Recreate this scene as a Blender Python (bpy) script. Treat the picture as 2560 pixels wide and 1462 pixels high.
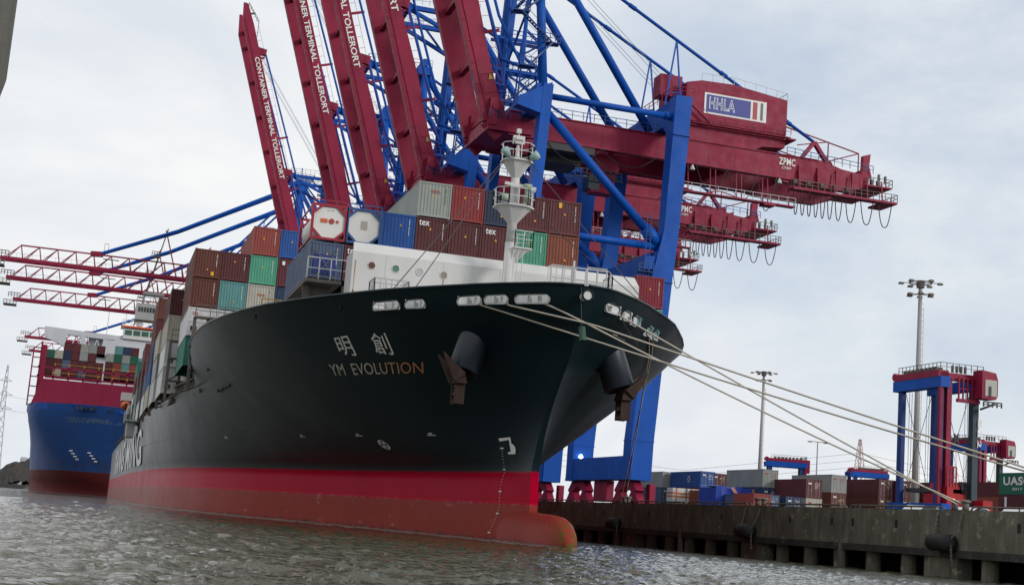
import bpy, math, random
from mathutils import Vector, Matrix
R = math.radians
random.seed(7)
for o in list(bpy.data.objects): bpy.data.objects.remove(o)
scene = bpy.context.scene
COL = scene.collection
# ------------------------------------------------------------------ camera
EYE = Vector((0, 0, 1.149)); PSI, TH, RO = 0.27624880, 0.16269735, 0.07634641
fwd = Vector((math.sin(PSI)*math.cos(TH), math.cos(PSI)*math.cos(TH), math.sin(TH)))
rgt = Vector((math.cos(PSI), -math.sin(PSI), 0)); upv = rgt.cross(fwd)
r2 = math.cos(RO)*rgt + math.sin(RO)*upv; u2 = -math.sin(RO)*rgt + math.cos(RO)*upv
cd = bpy.data.cameras.new('camera'); cam = bpy.data.objects.new('camera', cd); COL.objects.link(cam)
cd.sensor_width = 36; cd.lens = 3517.18/2560*36; cd.clip_start = .1; cd.clip_end = 20000
M = Matrix((r2, u2, -fwd)).transposed().to_4x4(); M.translation = EYE
cam.matrix_world = M; scene.camera = cam
scene.render.resolution_x = 1024; scene.render.resolution_y = 584
# ------------------------------------------------------------------ colour
vs = scene.view_settings; vs.view_transform = 'Standard'; vs.look = 'None'; vs.exposure = .40; vs.gamma = 1
# ------------------------------------------------------------------ sky and sun
SUN_EL, SUN_AZ = R(21), R(138)          # azimuth from +Y towards +X: veiled sun behind the viewer, to the right
w = bpy.data.worlds.new('World'); scene.world = w; w.use_nodes = True
nt = w.node_tree; N, Lk = nt.nodes, nt.links; N.clear()
def nd(t, **k):
    n = N.new(t)
    for a, b in k.items(): setattr(n, a, b)
    return n
out = nd('ShaderNodeOutputWorld'); bg = nd('ShaderNodeBackground'); bg.inputs[1].default_value = .1
sky = nd('ShaderNodeTexSky', sky_type='NISHITA'); sky.sun_disc = False; sky.sun_elevation = SUN_EL; sky.sun_rotation = SUN_AZ
sky.dust_density = 2.0
tc = nd('ShaderNodeTexCoord'); mp = nd('ShaderNodeMapping'); mp.inputs['Scale'].default_value = (1.0, 1.0, 2.6); mp.inputs['Rotation'].default_value = (R(12), R(-18), 0)
Lk.new(tc.outputs['Generated'], mp.inputs[0])
n1 = nd('ShaderNodeTexNoise'); n1.inputs['Scale'].default_value = 3.4; n1.inputs['Detail'].default_value = 7; n1.inputs['Roughness'].default_value = .52
n1.inputs['Distortion'].default_value = .35
Lk.new(mp.outputs[0], n1.inputs['Vector'])
cr = nd('ShaderNodeValToRGB'); Lk.new(n1.outputs['Fac'], cr.inputs[0])
e = cr.color_ramp.elements; e[0].position = .33; e[0].color = (5.55, 5.9, 6.4, 1); e[1].position = .60; e[1].color = (7.1, 7.18, 7.2, 1)
n2 = nd('ShaderNodeTexNoise'); n2.inputs['Scale'].default_value = 1.7; n2.inputs['Detail'].default_value = 9; n2.inputs['Roughness'].default_value = .62
mp2 = nd('ShaderNodeMapping'); mp2.inputs['Location'].default_value = (1.5, .35, .2); mp2.inputs['Scale'].default_value = (1, 1, 2.0)
Lk.new(tc.outputs['Generated'], mp2.inputs[0]); Lk.new(mp2.outputs[0], n2.inputs['Vector'])
cr2 = nd('ShaderNodeValToRGB'); Lk.new(n2.outputs['Fac'], cr2.inputs[0])
e = cr2.color_ramp.elements; e[0].position = .56; e[0].color = (0, 0, 0, 1); e[1].position = .75; e[1].color = (.55, .55, .55, 1)
# the cover is thinnest in one part of the sky
vd = nd('ShaderNodeVectorMath', operation='DOT_PRODUCT'); Lk.new(tc.outputs['Generated'], vd.inputs[0]); vd.inputs[1].default_value = tuple((fwd+(2360-1280)/3517*r2-(330-731)/3517*u2).normalized())
vm = nd('ShaderNodeMapRange', interpolation_type='SMOOTHSTEP'); vm.inputs['From Min'].default_value = .958; vm.inputs['From Max'].default_value = .9985; Lk.new(vd.outputs['Value'], vm.inputs['Value'])
cr3 = nd('ShaderNodeValToRGB'); Lk.new(n2.outputs['Fac'], cr3.inputs[0]); e = cr3.color_ramp.elements; e[0].position = .40; e[0].color = (0, 0, 0, 1); e[1].position = .64; e[1].color = (.8, .8, .8, 1)
vmul = nd('ShaderNodeMath', operation='MULTIPLY'); Lk.new(vm.outputs[0], vmul.inputs[0]); Lk.new(cr3.outputs[0], vmul.inputs[1])
# thin cloud lets the blue through; low down the cover closes
sx = nd('ShaderNodeSeparateXYZ'); Lk.new(tc.outputs['Generated'], sx.inputs[0])
mr = nd('ShaderNodeMapRange'); mr.inputs['From Min'].default_value = .03; mr.inputs['From Max'].default_value = .22; Lk.new(sx.outputs['Z'], mr.inputs['Value'])
mm = nd('ShaderNodeMath', operation='MULTIPLY'); Lk.new(cr2.outputs[0], mm.inputs[0]); Lk.new(mr.outputs[0], mm.inputs[1])
blue = nd('ShaderNodeMix', data_type='RGBA'); blue.inputs[0].default_value = .72
Lk.new(sky.outputs[0], blue.inputs[6]); blue.inputs[7].default_value = (3.6, 4.55, 5.9, 1)
mx = nd('ShaderNodeMix', data_type='RGBA'); vmax = nd('ShaderNodeMath', operation='MAXIMUM'); Lk.new(mm.outputs[0], vmax.inputs[0]); Lk.new(vmul.outputs[0], vmax.inputs[1]); Lk.new(vmax.outputs[0], mx.inputs[0]); Lk.new(cr.outputs[0], mx.inputs[6]); Lk.new(blue.outputs[2], mx.inputs[7])
Lk.new(mx.outputs[2], bg.inputs[0]); Lk.new(bg.outputs[0], out.inputs[0])
sd = bpy.data.lights.new('sun', 'SUN'); sd.energy = 1.25; sd.angle = R(14); sd.color = (1, .97, .93)
so = bpy.data.objects.new('sun', sd); COL.objects.link(so)
dirs = Vector((math.sin(SUN_AZ)*math.cos(SUN_EL), math.cos(SUN_AZ)*math.cos(SUN_EL), math.sin(SUN_EL)))
so.rotation_euler = dirs.to_track_quat('Z', 'Y').to_euler(); so.location = (-30, 0, 120)
# ------------------------------------------------------------------ helpers
def tag(o, label=None, cat=None, group=None, kind=None):
    if label: o['label'] = label
    if cat: o['category'] = cat
    if group: o['group'] = group
    if kind: o['kind'] = kind
    return o
def empty(name, loc=(0, 0, 0), rz=0.0, label=None, cat=None, group=None):
    o = bpy.data.objects.new(name, None); COL.objects.link(o); o.location = loc; o.rotation_euler = (0, 0, rz); o.empty_display_size = .5
    return tag(o, label, cat, group)
class MB:
    def __init__(s): s.v = []; s.f = []; s.m = []; s.k = 0
    def face(s, pts):
        n = len(s.v); s.v += [tuple(p) for p in pts]; s.f.append(tuple(range(n, n+len(pts)))); s.m.append(s.k)
    def hexa(s, p):   # 8 points: bottom 4 then top 4, counter-clockwise from above
        n = len(s.v); s.v += [tuple(q) for q in p]
        for f in ((3, 2, 1, 0), (4, 5, 6, 7), (0, 1, 5, 4), (1, 2, 6, 5), (2, 3, 7, 6), (3, 0, 4, 7)):
            s.f.append(tuple(n+i for i in f)); s.m.append(s.k)
        return s
    def bx(s, x0, x1, y0, y1, z0, z1):
        return s.hexa([(x0, y0, z0), (x1, y0, z0), (x1, y1, z0), (x0, y1, z0), (x0, y0, z1), (x1, y0, z1), (x1, y1, z1), (x0, y1, z1)])
    def c(s, cx, cy, cz, sx, sy, sz):
        return s.bx(cx-sx/2, cx+sx/2, cy-sy/2, cy+sy/2, cz-sz/2, cz+sz/2)
    def beam(s, p, q, a, b=None, up=(0, 0, 1)):  # a: width across, b: size along 'up'
        b = b or a; p = Vector(p); q = Vector(q); d = (q-p).normalized(); up = Vector(up)
        if abs(d.dot(up)) > .99: up = Vector((0, 1, 0))
        sx = d.cross(up).normalized(); uz = sx.cross(d).normalized()
        P = [p-sx*a/2-uz*b/2, p+sx*a/2-uz*b/2, p+sx*a/2+uz*b/2, p-sx*a/2+uz*b/2]; Q = [v+(q-p) for v in P]
        return s.hexa(P+Q)
    def tube(s, p, q, r, n=8, r2=None, cap=True):
        p = Vector(p); q = Vector(q); r2 = r if r2 is None else r2; d = (q-p).normalized()
        a = d.cross(Vector((0, 0, 1)) if abs(d.z) < .95 else Vector((0, 1, 0))).normalized(); b = d.cross(a)
        k = len(s.v)
        for i in range(n):
            t = 2*math.pi*i/n; o = a*math.cos(t)+b*math.sin(t)
            s.v.append(tuple(p+o*r)); s.v.append(tuple(q+o*r2))
        for i in range(n):
            j = (i+1) % n; s.f.append((k+2*i, k+2*i+1, k+2*j+1, k+2*j)); s.m.append(s.k)
        if cap:
            s.f.append(tuple(k+2*i for i in range(n))); s.m.append(s.k)
            s.f.append(tuple(k+2*i+1 for i in reversed(range(n)))); s.m.append(s.k)
        return s
    def path(s, pts, r, n=6):
        for a, b in zip(pts, pts[1:]): s.tube(a, b, r, n, cap=False)
        return s
    def prism(s, pts, y0, y1, ax='y'):   # polygon in the xz plane (ax y), the yz plane (ax x) or the xy plane (ax z)
        f = {'y': lambda p, t: (p[0], t, p[1]), 'x': lambda p, t: (t, p[0], p[1]), 'z': lambda p, t: (p[0], p[1], t)}[ax]
        A = [f(p, y0) for p in pts]; B = [f(p, y1) for p in pts]; n = len(s.v); k = len(pts); s.v += A+B
        s.f.append(tuple(range(n, n+k))); s.f.append(tuple(range(n+2*k-1, n+k-1, -1))); s.m += [s.k]*2
        for i in range(k):
            j = (i+1) % k; s.f.append((n+i, n+k+i, n+k+j, n+j)); s.m.append(s.k)
        return s
    def rail(s, pts, h=1.1, sp=1.6, r=.035, mid=True):
        for a, b in zip(pts, pts[1:]):
            a = Vector(a); b = Vector(b); n = max(1, round((b-a).length/sp)); U = Vector((0, 0, h))
            s.beam(a+U, b+U, r*2)
            if mid: s.beam(a+U*.5, b+U*.5, r*1.5)
            for i in range(n+1): p = a+(b-a)*i/n; s.beam(p, p+U, r*2)
        return s
    def mesh(s, name, mats, smooth=False):
        me = bpy.data.meshes.new(name); me.from_pydata(s.v, [], s.f)
        for m in (mats if isinstance(mats, (list, tuple)) else [mats]): me.materials.append(m)
        me.polygons.foreach_set('material_index', s.m)
        if smooth: me.polygons.foreach_set('use_smooth', [True]*len(s.f))
        me.update()
        import bmesh
        bm = bmesh.new(); bm.from_mesh(me)
        if smooth: bmesh.ops.remove_doubles(bm, verts=bm.verts, dist=.0005)
        bmesh.ops.recalc_face_normals(bm, faces=bm.faces); bm.to_mesh(me); bm.free()
        return me
    def clusters(s):   # loose pieces that do not touch each other
        par = list(range(len(s.v)))
        def find(a):
            while par[a] != a: par[a] = par[par[a]]; a = par[a]
            return a
        for f in s.f:
            r = find(f[0])
            for q in f[1:]: par[find(q)] = r
        grp = {}
        for i in range(len(s.v)): grp.setdefault(find(i), []).append(i)
        P = list(grp.values())
        if not 1 < len(P) <= 420: return None
        B = [[f([s.v[i][k] for i in p]) for k in range(3) for f in (min, max)] for p in P]; pp = list(range(len(P)))
        def fd(a):
            while pp[a] != a: a = pp[a]
            return a
        for i in range(len(P)):
            for j in range(i):
                if all(B[i][2*k] <= B[j][2*k+1]+.06 and B[j][2*k] <= B[i][2*k+1]+.06 for k in range(3)):
                    a, b = fd(i), fd(j)
                    if a != b: pp[a] = b
        out = {}
        for i in range(len(P)): out.setdefault(fd(i), []).extend(P[i])
        return [set(v) for v in out.values()] if 1 < len(out) <= 30 else None
    def build(s, name, mats, parent=None, smooth=False):
        cl = s.clusters() if parent is not None else None
        if not cl: return link(name, s.mesh(name, mats, smooth), parent)
        first = None
        for c in cl:
            idx = sorted(c); mp_ = {a: i for i, a in enumerate(idx)}; m = MB(); m.v = [s.v[i] for i in idx]
            for f, k in zip(s.f, s.m):
                if f[0] in c: m.f.append(tuple(mp_[q] for q in f)); m.m.append(k)
            if m.f:
                o = link(name, m.mesh(name, mats, smooth), parent); first = first or o
        return first
def link(name, me, parent=None, loc=None, color=None):
    o = bpy.data.objects.new(name, me); COL.objects.link(o)
    if parent: o.parent = parent
    if loc: o.location = loc
    if color: o.color = color
    return o
def kids(o): return [c for c in bpy.data.objects if c.parent == o]
def dup(root, loc=None, parent=None, rz=None):
    c = root.copy(); COL.objects.link(c); c.parent = parent
    if loc is not None: c.location = loc
    if rz is not None: c.rotation_euler = (0, 0, rz)
    for ch in CH.setdefault(root.name, kids(root)): CH[c.name] = None; d = dup(ch, None, c); del d
    CH.pop(c.name, None)
    return c
CH = {}
def clone(root, loc, rz=None):
    kidmap = {}
    for o in bpy.data.objects:
        if o.parent: kidmap.setdefault(o.parent.name, []).append(o)
    def rec(o, par):
        c = o.copy(); COL.objects.link(c); c.parent = par
        for ch in kidmap.get(o.name, []): rec(ch, c)
        return c
    c = rec(root, None); c.location = loc
    if rz is not None: c.rotation_euler = (0, 0, rz)
    return c
# ------------------------------------------------------------------ materials
def newmat(name):
    m = bpy.data.materials.new(name); m.use_nodes = True; t = m.node_tree; t.nodes.clear()
    o = t.nodes.new('ShaderNodeOutputMaterial'); p = t.nodes.new('ShaderNodeBsdfPrincipled'); t.links.new(p.outputs[0], o.inputs[0])
    return m, t, p
def noise(t, scale, detail=5, rough=.6, stretch=None, coord='Object'):
    n = t.nodes.new('ShaderNodeTexNoise'); n.inputs['Scale'].default_value = scale; n.inputs['Detail'].default_value = detail; n.inputs['Roughness'].default_value = rough
    c = t.nodes.new('ShaderNodeTexCoord'); m = t.nodes.new('ShaderNodeMapping'); m.inputs['Scale'].default_value = stretch or (1, 1, 1)
    t.links.new(c.outputs[coord], m.inputs[0]); t.links.new(m.outputs[0], n.inputs['Vector']); return n.outputs['Fac']
def ramp(t, src, a, b, ca=(0, 0, 0, 1), cb=(1, 1, 1, 1)):
    r = t.nodes.new('ShaderNodeValToRGB'); r.color_ramp.elements[0].position = a; r.color_ramp.elements[1].position = b
    r.color_ramp.elements[0].color = ca; r.color_ramp.elements[1].color = cb; t.links.new(src, r.inputs[0]); return r.outputs[0]
def mix(t, f, a, b, mode='MIX'):
    m = t.nodes.new('ShaderNodeMix'); m.data_type = 'RGBA'; m.blend_type = mode
    for i, s in ((0, f), (6, a), (7, b)):
        if hasattr(s, 'is_output'): t.links.new(s, m.inputs[i])
        else: m.inputs[i].default_value = s if i == 0 else (*s[:3], 1)
    return m.outputs[2]
def math_(t, op, a, b):
    m = t.nodes.new('ShaderNodeMath'); m.operation = op
    for i, s in ((0, a), (1, b)):
        if hasattr(s, 'is_output'): t.links.new(s, m.inputs[i])
        else: m.inputs[i].default_value = s
    return m.outputs[0]
def bump(t, p, src, strength=.2, dist=.02):
    b = t.nodes.new('ShaderNodeBump'); b.inputs['Strength'].default_value = strength; b.inputs['Distance'].default_value = dist
    t.links.new(src, b.inputs['Height']); t.links.new(b.outputs[0], p.inputs['Normal'])
def paint(name, col, rough=.45, var=.25, rust=0.0, scale=.35, rustcol=(.16, .06, .025), objcol=False, spec=.3):
    m, t, p = newmat(name); base = (*col, 1)
    if objcol:
        oi = t.nodes.new('ShaderNodeObjectInfo'); base = oi.outputs['Color']
    f1 = ramp(t, noise(t, scale, 6, .65, (1, 1, .3)), .35, .7)
    dark = mix(t, 1.0, base, (1-var, 1-var, 1-var*.9), 'MULTIPLY')
    c = mix(t, f1, dark, base)
    if rust:
        rf = ramp(t, noise(t, scale*4.5, 8, .72, (1, 1, .16)), .74-rust*.25, .80-rust*.12)
        c = mix(t, rf, c, rustcol)
    t.links.new(c, p.inputs['Base Color'])
    rr = ramp(t, noise(t, scale*2, 4), .3, .7, (rough-.08,)*3+(1,), (rough+.12,)*3+(1,)); t.links.new(rr, p.inputs['Roughness'])
    p.inputs['Specular IOR Level'].default_value = spec
    return m
def flat(name, col, rough=.6, metal=0.0, emit=0):
    m, t, p = newmat(name); p.inputs['Roughness'].default_value = rough; p.inputs['Metallic'].default_value = metal
    f = noise(t, 3, 4); t.links.new(mix(t, f, tuple(x*.82 for x in col), tuple(min(1, x*1.12) for x in col)), p.inputs['Base Color'])
    if emit: p.inputs['Emission Color'].default_value = (*col, 1); p.inputs['Emission Strength'].default_value = emit
    return m
CRIM = (.29, .009, .046); BLUE = (.002, .085, .43)
M_crim = paint('maroon_crane_paint', CRIM, .55, .34, .30, .4, (.07, .03, .025))
M_blue = paint('blue_crane_paint', BLUE, .5, .26, .16, .35, (.04, .06, .12), spec=.2)
M_bluedk = paint('blue_steelwork', (.02, .07, .25), .5, .3, .15, .4)
M_white = paint('white_ship_paint', (.58, .575, .56), .5, .10, .36, .5, (.42, .24, .12))
M_cont = paint('container_paint', (1, 1, 1), .55, .28, .30, .55, (.13, .055, .03), objcol=True, spec=.4)
M_lash = paint('weathered_deck_steel', (.17, .15, .13), .7, .4, .6, .8)
M_galv = flat('galvanised_steel', (.36, .37, .38), .5, .3)
M_dark = flat('dark_grease_steel', (.03, .03, .033), .6)
M_black = flat('black_rubber', (.012, .012, .013), .7)
M_letter = flat('white_lettering', (.75, .75, .73), .6)
M_signblue = flat('sign_blue', (.018, .03, .25), .5)
M_signred = flat('sign_red', (.35, .03, .03), .5)
M_signgrey = flat('sign_grey', (.1, .11, .11), .5)
M_yellow = flat('yellow_sticker', (.7, .36, .02), .6)
M_rust = paint('rusted_iron', (.055, .032, .025), .85, .45, .5, 1.2)
M_rope = flat('mooring_rope', (.46, .42, .36), .9)
M_glass = flat('dark_window_glass', (.02, .03, .035), .08)
M_cable = flat('black_festoon_cable', (.02, .02, .02), .6)
M_red = paint('signal_red_paint', (.4, .012, .02), .5, .2, .1, .5)
M_grey = paint('grey_ship_paint', (.42, .43, .43), .55, .2, .2, .6)
# ------------------------------------------------------------------ lettering
def text_data(s, bold=0.0, spacing=1.0):
    c = bpy.data.curves.new('t', 'FONT'); c.body = s; c.resolution_u = 3; c.offset = bold; c.space_character = spacing
    o = bpy.data.objects.new('t', c); COL.objects.link(o)
    bpy.context.view_layer.update()
    dg = bpy.context.evaluated_depsgraph_get(); m = bpy.data.meshes.new_from_object(o.evaluated_get(dg))
    V = [tuple(v.co[:2]) for v in m.vertices]; F = [tuple(p.vertices) for p in m.polygons]
    bpy.data.objects.remove(o); bpy.data.curves.remove(c); bpy.data.meshes.remove(m)
    x0 = min(v[0] for v in V); x1 = max(v[0] for v in V); y0 = min(v[1] for v in V); y1 = max(v[1] for v in V)
    return [((x-x0)/(x1-x0), (y-y0)/(y1-y0)) for x, y in V], F, (x1-x0)/(y1-y0)
def text_on(s, fn, name, mat, parent, bold=0.0, spacing=1.0):
    V, F, asp = text_data(s, bold, spacing)
    me = bpy.data.meshes.new(name); me.from_pydata([tuple(fn(u, v)) for u, v in V], [], F); me.materials.append(mat); me.update()
    return link(name, me, parent)
def plane_fn(o, du, dv):
    o = Vector(o); du = Vector(du); dv = Vector(dv)
    return lambda u, v: o+du*u+dv*v
# ------------------------------------------------------------------ water
def make_water():
    m, t, p = newmat('river_water')
    p.inputs['Base Color'].default_value = (.052, .052, .026, 1); p.inputs['Roughness'].default_value = .04; p.inputs['IOR'].default_value = 1.33
    a = noise(t, 7.5, 3, .6, (1, 1.7, 1)); b = noise(t, 2.0, 3, .5, (1, 1.9, 1))
    h = math_(t, 'ADD', a, math_(t, 'MULTIPLY', b, 2.2)); h = math_(t, 'ADD', h, math_(t, 'MULTIPLY', noise(t, .45, 4, .6, (1, 1.5, 1)), 6.0)); bump(t, p, h, .75, .05)
    import numpy as np
    th = np.concatenate([np.linspace(-180, -16, 60)[:-1], np.linspace(-16, 50, 760)[:-1], np.linspace(50, 180, 60)]) * math.pi/180
    r = np.concatenate([[0.4], np.geomspace(2.5, 160, 620), np.geomspace(165, 9000, 40)])
    TT, RR = np.meshgrid(th, r); X = RR*np.sin(TT); Y = RR*np.cos(TT); Z = np.zeros_like(X)
    rng = np.random.RandomState(3)
    for i in range(80):
        lam = 10**rng.uniform(-.68, .40); ang = R(115)+rng.normal(0, .55); k = 2*math.pi/lam
        amp = .0061*lam**.72; ph = rng.uniform(0, 6.28)
        fade = np.clip(1.35-RR*(.004/lam+.001), 0, 1)
        s = np.sin(k*(X*math.cos(ang)+Y*math.sin(ang))+ph+.6*np.sin(.31*X+.22*Y+ph))
        Z += amp*fade*((1-np.abs(s))*1.5-.6 if i % 3 == 0 else s)
    nr, na = X.shape; me = bpy.data.meshes.new('water')
    V = np.stack([X, Y, Z], -1).reshape(-1, 3); i = np.arange(nr-1)[:, None]*na; j = np.arange(na-1)[None, :]
    q = (i+j); F = np.stack([q, q+1, q+na+1, q+na], -1).reshape(-1, 4)
    me.vertices.add(len(V)); me.vertices.foreach_set('co', V.ravel().astype('f4'))
    me.loops.add(F.size); me.loops.foreach_set('vertex_index', F.ravel().astype('i4'))
    me.polygons.add(len(F)); me.polygons.foreach_set('loop_start', np.arange(0, F.size, 4).astype('i4'))
    me.polygons.foreach_set('use_smooth', np.ones(len(F), bool)); me.update(); me.validate(); me.materials.append(m)
    o = link('water', me); o['kind'] = 'structure'
make_water()
# ------------------------------------------------------------------ quay
QA = -.01237
def qx(Y): return 48.24+QA*(Y-100)
QZ = 3.93
def concrete(name, col, stain):
    m, t, p = newmat(name)
    f = ramp(t, noise(t, 1.6, 8, .7, (1, 1, .22)), .35, .68); g = ramp(t, noise(t, .5, 6, .65, (1, 1, .6)), .42, .62)
    c = mix(t, f, tuple(x*.45 for x in col), col); c = mix(t, math_(t, 'MULTIPLY', g, .7), c, stain)
    h = ramp(t, noise(t, 1.1, 9, .75, (1, .9, .9)), .56, .64); c = mix(t, math_(t, 'MULTIPLY', h, .6), c, tuple(min(1, x*2.0) for x in col))
    t.links.new(c, p.inputs['Base Color']); p.inputs['Roughness'].default_value = .9; bump(t, p, noise(t, 6, 8, .7), .5, .03); return m
M_conc = concrete('stained_quay_concrete', (.20, .188, .145), (.07, .066, .048))
M_concdk = concrete('dark_wet_concrete', (.05, .048, .04), (.02, .02, .016))
M_asph = concrete('quay_paving', (.12, .12, .115), (.08, .08, .078))
gq = MB(); gq.face([(qx(-60), -60, QZ-.004), (1500, -60, QZ-.004), (1500, 2500, QZ-.004), (qx(2500), 2500, QZ-.004)]); tag(gq.build('quay_ground', M_asph), kind='structure')
wall = empty('quay_wall', (qx(100), 100, 0), -QA, 'long stained concrete quay wall standing on dark piles along the water', 'quay wall')
# local: x = landward, y along the quay
mb = MB(); seams = [-150, -46.7, -14.7, 11.6, 38, 64, 90, 116, 300]
for a, b in zip(seams, seams[1:]): mb.bx(0, 1.2, a+.05, b-.05, 1.62, QZ)
mb.build('wall_face', M_conc, wall)
MB().bx(-.16, 1.0, -150, 300, 1.18, 1.62).build('ledge_beam', M_concdk, wall)
mb = MB()
for k in range(-30, 60): y = k*4.1-1.2; mb.tube((.62, y, -2), (.62, y, 1.18), .5, 14) if k % 6 else mb.bx(.1, 1.1, y-1.7, y+1.7, -2, 1.18)
mb.build('pile', M_conc, wall)
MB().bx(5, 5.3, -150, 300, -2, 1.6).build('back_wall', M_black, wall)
mb = MB()
for s in (-46.7, -14.7, 11.6, 38): mb.bx(-.22, .1, s-.2, s+.2, -1, 1.6)
mb.build('steel_fender_pile', M_lash, wall)
mb = MB()
for y in (-33.2, -21.1, -15.9, -13.2, -7.3, 4, 19, 30, 45): mb.bx(-.006, .4, y-.16, y+.16, 2.75, 3.25)
mb.build('ladder_recess', M_black, wall)
mb = MB()
for a, b in ((-60, -47.2), (-46, -28.6), (-25.5, -15.2), (-14.2, -3), (-0.2, 11), (12.2, 24), (26, 37), (39, 62)):
    mb.path([(.15, a, QZ), (.15, a+.25, QZ+.2), (.15, b-.25, QZ+.2), (.15, b, QZ)], .055, 6)
    y = a+1
    while y < b-1: mb.beam((.15, y, QZ), (.15, y, QZ+.2), .06); y += 2.0
    mb.path([(.55, a, QZ), (.55, a+.25, QZ+.2), (.55, b-.25, QZ+.2), (.55, b, QZ)], .055, 6)
mb.build('kerb_rail', M_lash, wall)
def chain(mb, a, b, n, r=.05):
    a = Vector(a); b = Vector(b); s = Vector((0, 0, -.12*(b-a).length))
    pts = [a+(b-a)*i/n+s*(4*(i/n)*(1-i/n)) for i in range(n+1)]
    for i, (p, q) in enumerate(zip(pts, pts[1:])): mb.beam(p, q, .13 if i % 2 else .05, .05 if i % 2 else .13)
first = None
for yy in (-26.9, -1.5, 26):
    nest = empty('mooring_bollard', (qx(100+yy)+.1, 100+yy, QZ-.02), 0)
    for dx, dy in ((.5, -.55), (.5, .55)):
        b = MB().tube((dx, dy, 0), (dx, dy, .5), .2, 14).tube((dx, dy, .5), (dx, dy, .58), .3, 14).tube((dx, dy, .58), (dx, dy, .66), .3, 14, .2)
        b.build('bollard_post', M_lash, nest, True)
    MB().bx(.05, .95, -.95, .95, 0, .06).build('base_plate', M_rust, nest)
    tag(nest, {-26.9: 'pair of grey bollard posts on the quay edge holding the mooring lines', -1.5: 'pair of dark squat bollard posts on the quay edge left of the lines', 26: 'bollard pair on the quay edge near the crane bogies'}[yy], 'bollard', 'bollards on the quay edge')
    f = empty('cylindrical_fender', (qx(100+yy)-.62, 100+yy, 2.0), 0)
    k = MB(); n = 20
    for a0, a1, r in ((-.95, .95, .5),): k.tube((0, a0, 0), (0, a1, 0), r, n)
    k.build('fender_body', M_black, f, True)
    MB().tube((0, -.96, 0), (0, -.951, 0), .22, 14).tube((0, .951, 0), (0, .96, 0), .22, 14).build('fender_bore', M_dark, f)
    for s in (-1, 1):
        c = MB(); chain(c, (.0, s*.9, .2), (.55, s*1.25, 1.75), 14); chain(c, (0, s*.95, -.1), (.1, s*1.0, -1.3), 9) if s < 0 else None
        c.build('hanging_chain', M_lash, f)
    tag(f, {-26.9: 'large black cylindrical rubber fender hanging on chains below the mooring bollards', -1.5: 'middle black rubber fender on chains half way along the wall', 26: 'dark cylindrical fender in shadow near the ship bulb'}[yy], 'fender', 'cylinder fenders hanging on the quay wall')
# ------------------------------------------------------------------ the near container ship
XC = 25.124
STEM = [(-3, 81), (0, 80.4), (2.3, 80.4), (4.3, 80.6), (5.7, 80.1), (7.8, 78.8), (9.3, 77.4), (10.8, 75.8), (11.8, 74.9), (13.0, 74.1), (14.6, 73.4)]
TOPB = [(0, 0.05), (.4, 1.5), (1.6, 3), (3.4, 4.8), (6.3, 7), (9, 9), (13, 11.2), (17, 13.2), (22.4, 15.4), (30, 17.3), (37.4, 18.3), (50, 19.0), (85, 19.9), (140, 20.3), (245, 21.1), (300, 21.4), (345, 21.4)]
LOWB = [(0, .25), (4, .9), (8, 1.6), (16, 3.2), (28, 6.3), (40, 10), (50, 13), (60, 15.4), (70, 17), (86, 18.6), (110, 19.6), (150, 20.4), (270, 21.4), (310, 20.5), (345, 15)]
SHARP = [(0, .03), (1.2, 1.0), (2.6, 2.3), (4.6, 4.3), (6.8, 6.5), (9.4, 8.9), (12, 10.7)]
def itp(tab, x):
    if x <= tab[0][0]: return tab[0][1]
    for (a, b), (c, d) in zip(tab, tab[1:]):
        if x <= c: return b+(d-b)*(x-a)/(c-a)
    return tab[-1][1]
TAN = {}
def smooth(tab, x, h=0):   # monotone cubic through the table
    key = id(tab)
    if key not in TAN:
        n = len(tab); dl = [(tab[i+1][1]-tab[i][1])/(tab[i+1][0]-tab[i][0]) for i in range(n-1)]
        TAN[key] = [dl[0]]+[0 if dl[i-1]*dl[i] <= 0 else 2*dl[i-1]*dl[i]/(dl[i-1]+dl[i]) for i in range(1, n-1)]+[dl[-1]]
    m = TAN[key]; x = max(tab[0][0], min(tab[-1][0], x))
    for i in range(len(tab)-1):
        if x <= tab[i+1][0]:
            hh = tab[i+1][0]-tab[i][0]; t = (x-tab[i][0])/hh
            return (2*t**3-3*t*t+1)*tab[i][1]+(t**3-2*t*t+t)*hh*m[i]+(-2*t**3+3*t*t)*tab[i+1][1]+(t**3-t*t)*hh*m[i+1]
def half(z, Y):
    d = Y-smooth(STEM, z)
    if d < 0: return 0
    wv = max(0., min(1., (z-4.3)/10.3))**.78
    tp = smooth(TOPB, d)
    if d < 12:
        k = max(0, min(1, (z-11)/3)); k = k*k*(3-2*k); tp = smooth(SHARP, d)*(1-k)+tp*k
    return smooth(LOWB, d)*(1-wv)+tp*wv
SHEER = [(0, 14.58), (114, 14.55), (118, 14.4), (121.5, 14.1), (123.5, 13.6), (125, 12.6), (126.5, 11.4), (127.5, 10.95), (140, 10.9), (420, 10.95)]
def topz(Y): return itp(SHEER, Y)
def hull_pt(Y, z, side=-1, off=.05): return Vector((XC+side*(half(z, Y)+off), Y, z))
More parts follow.
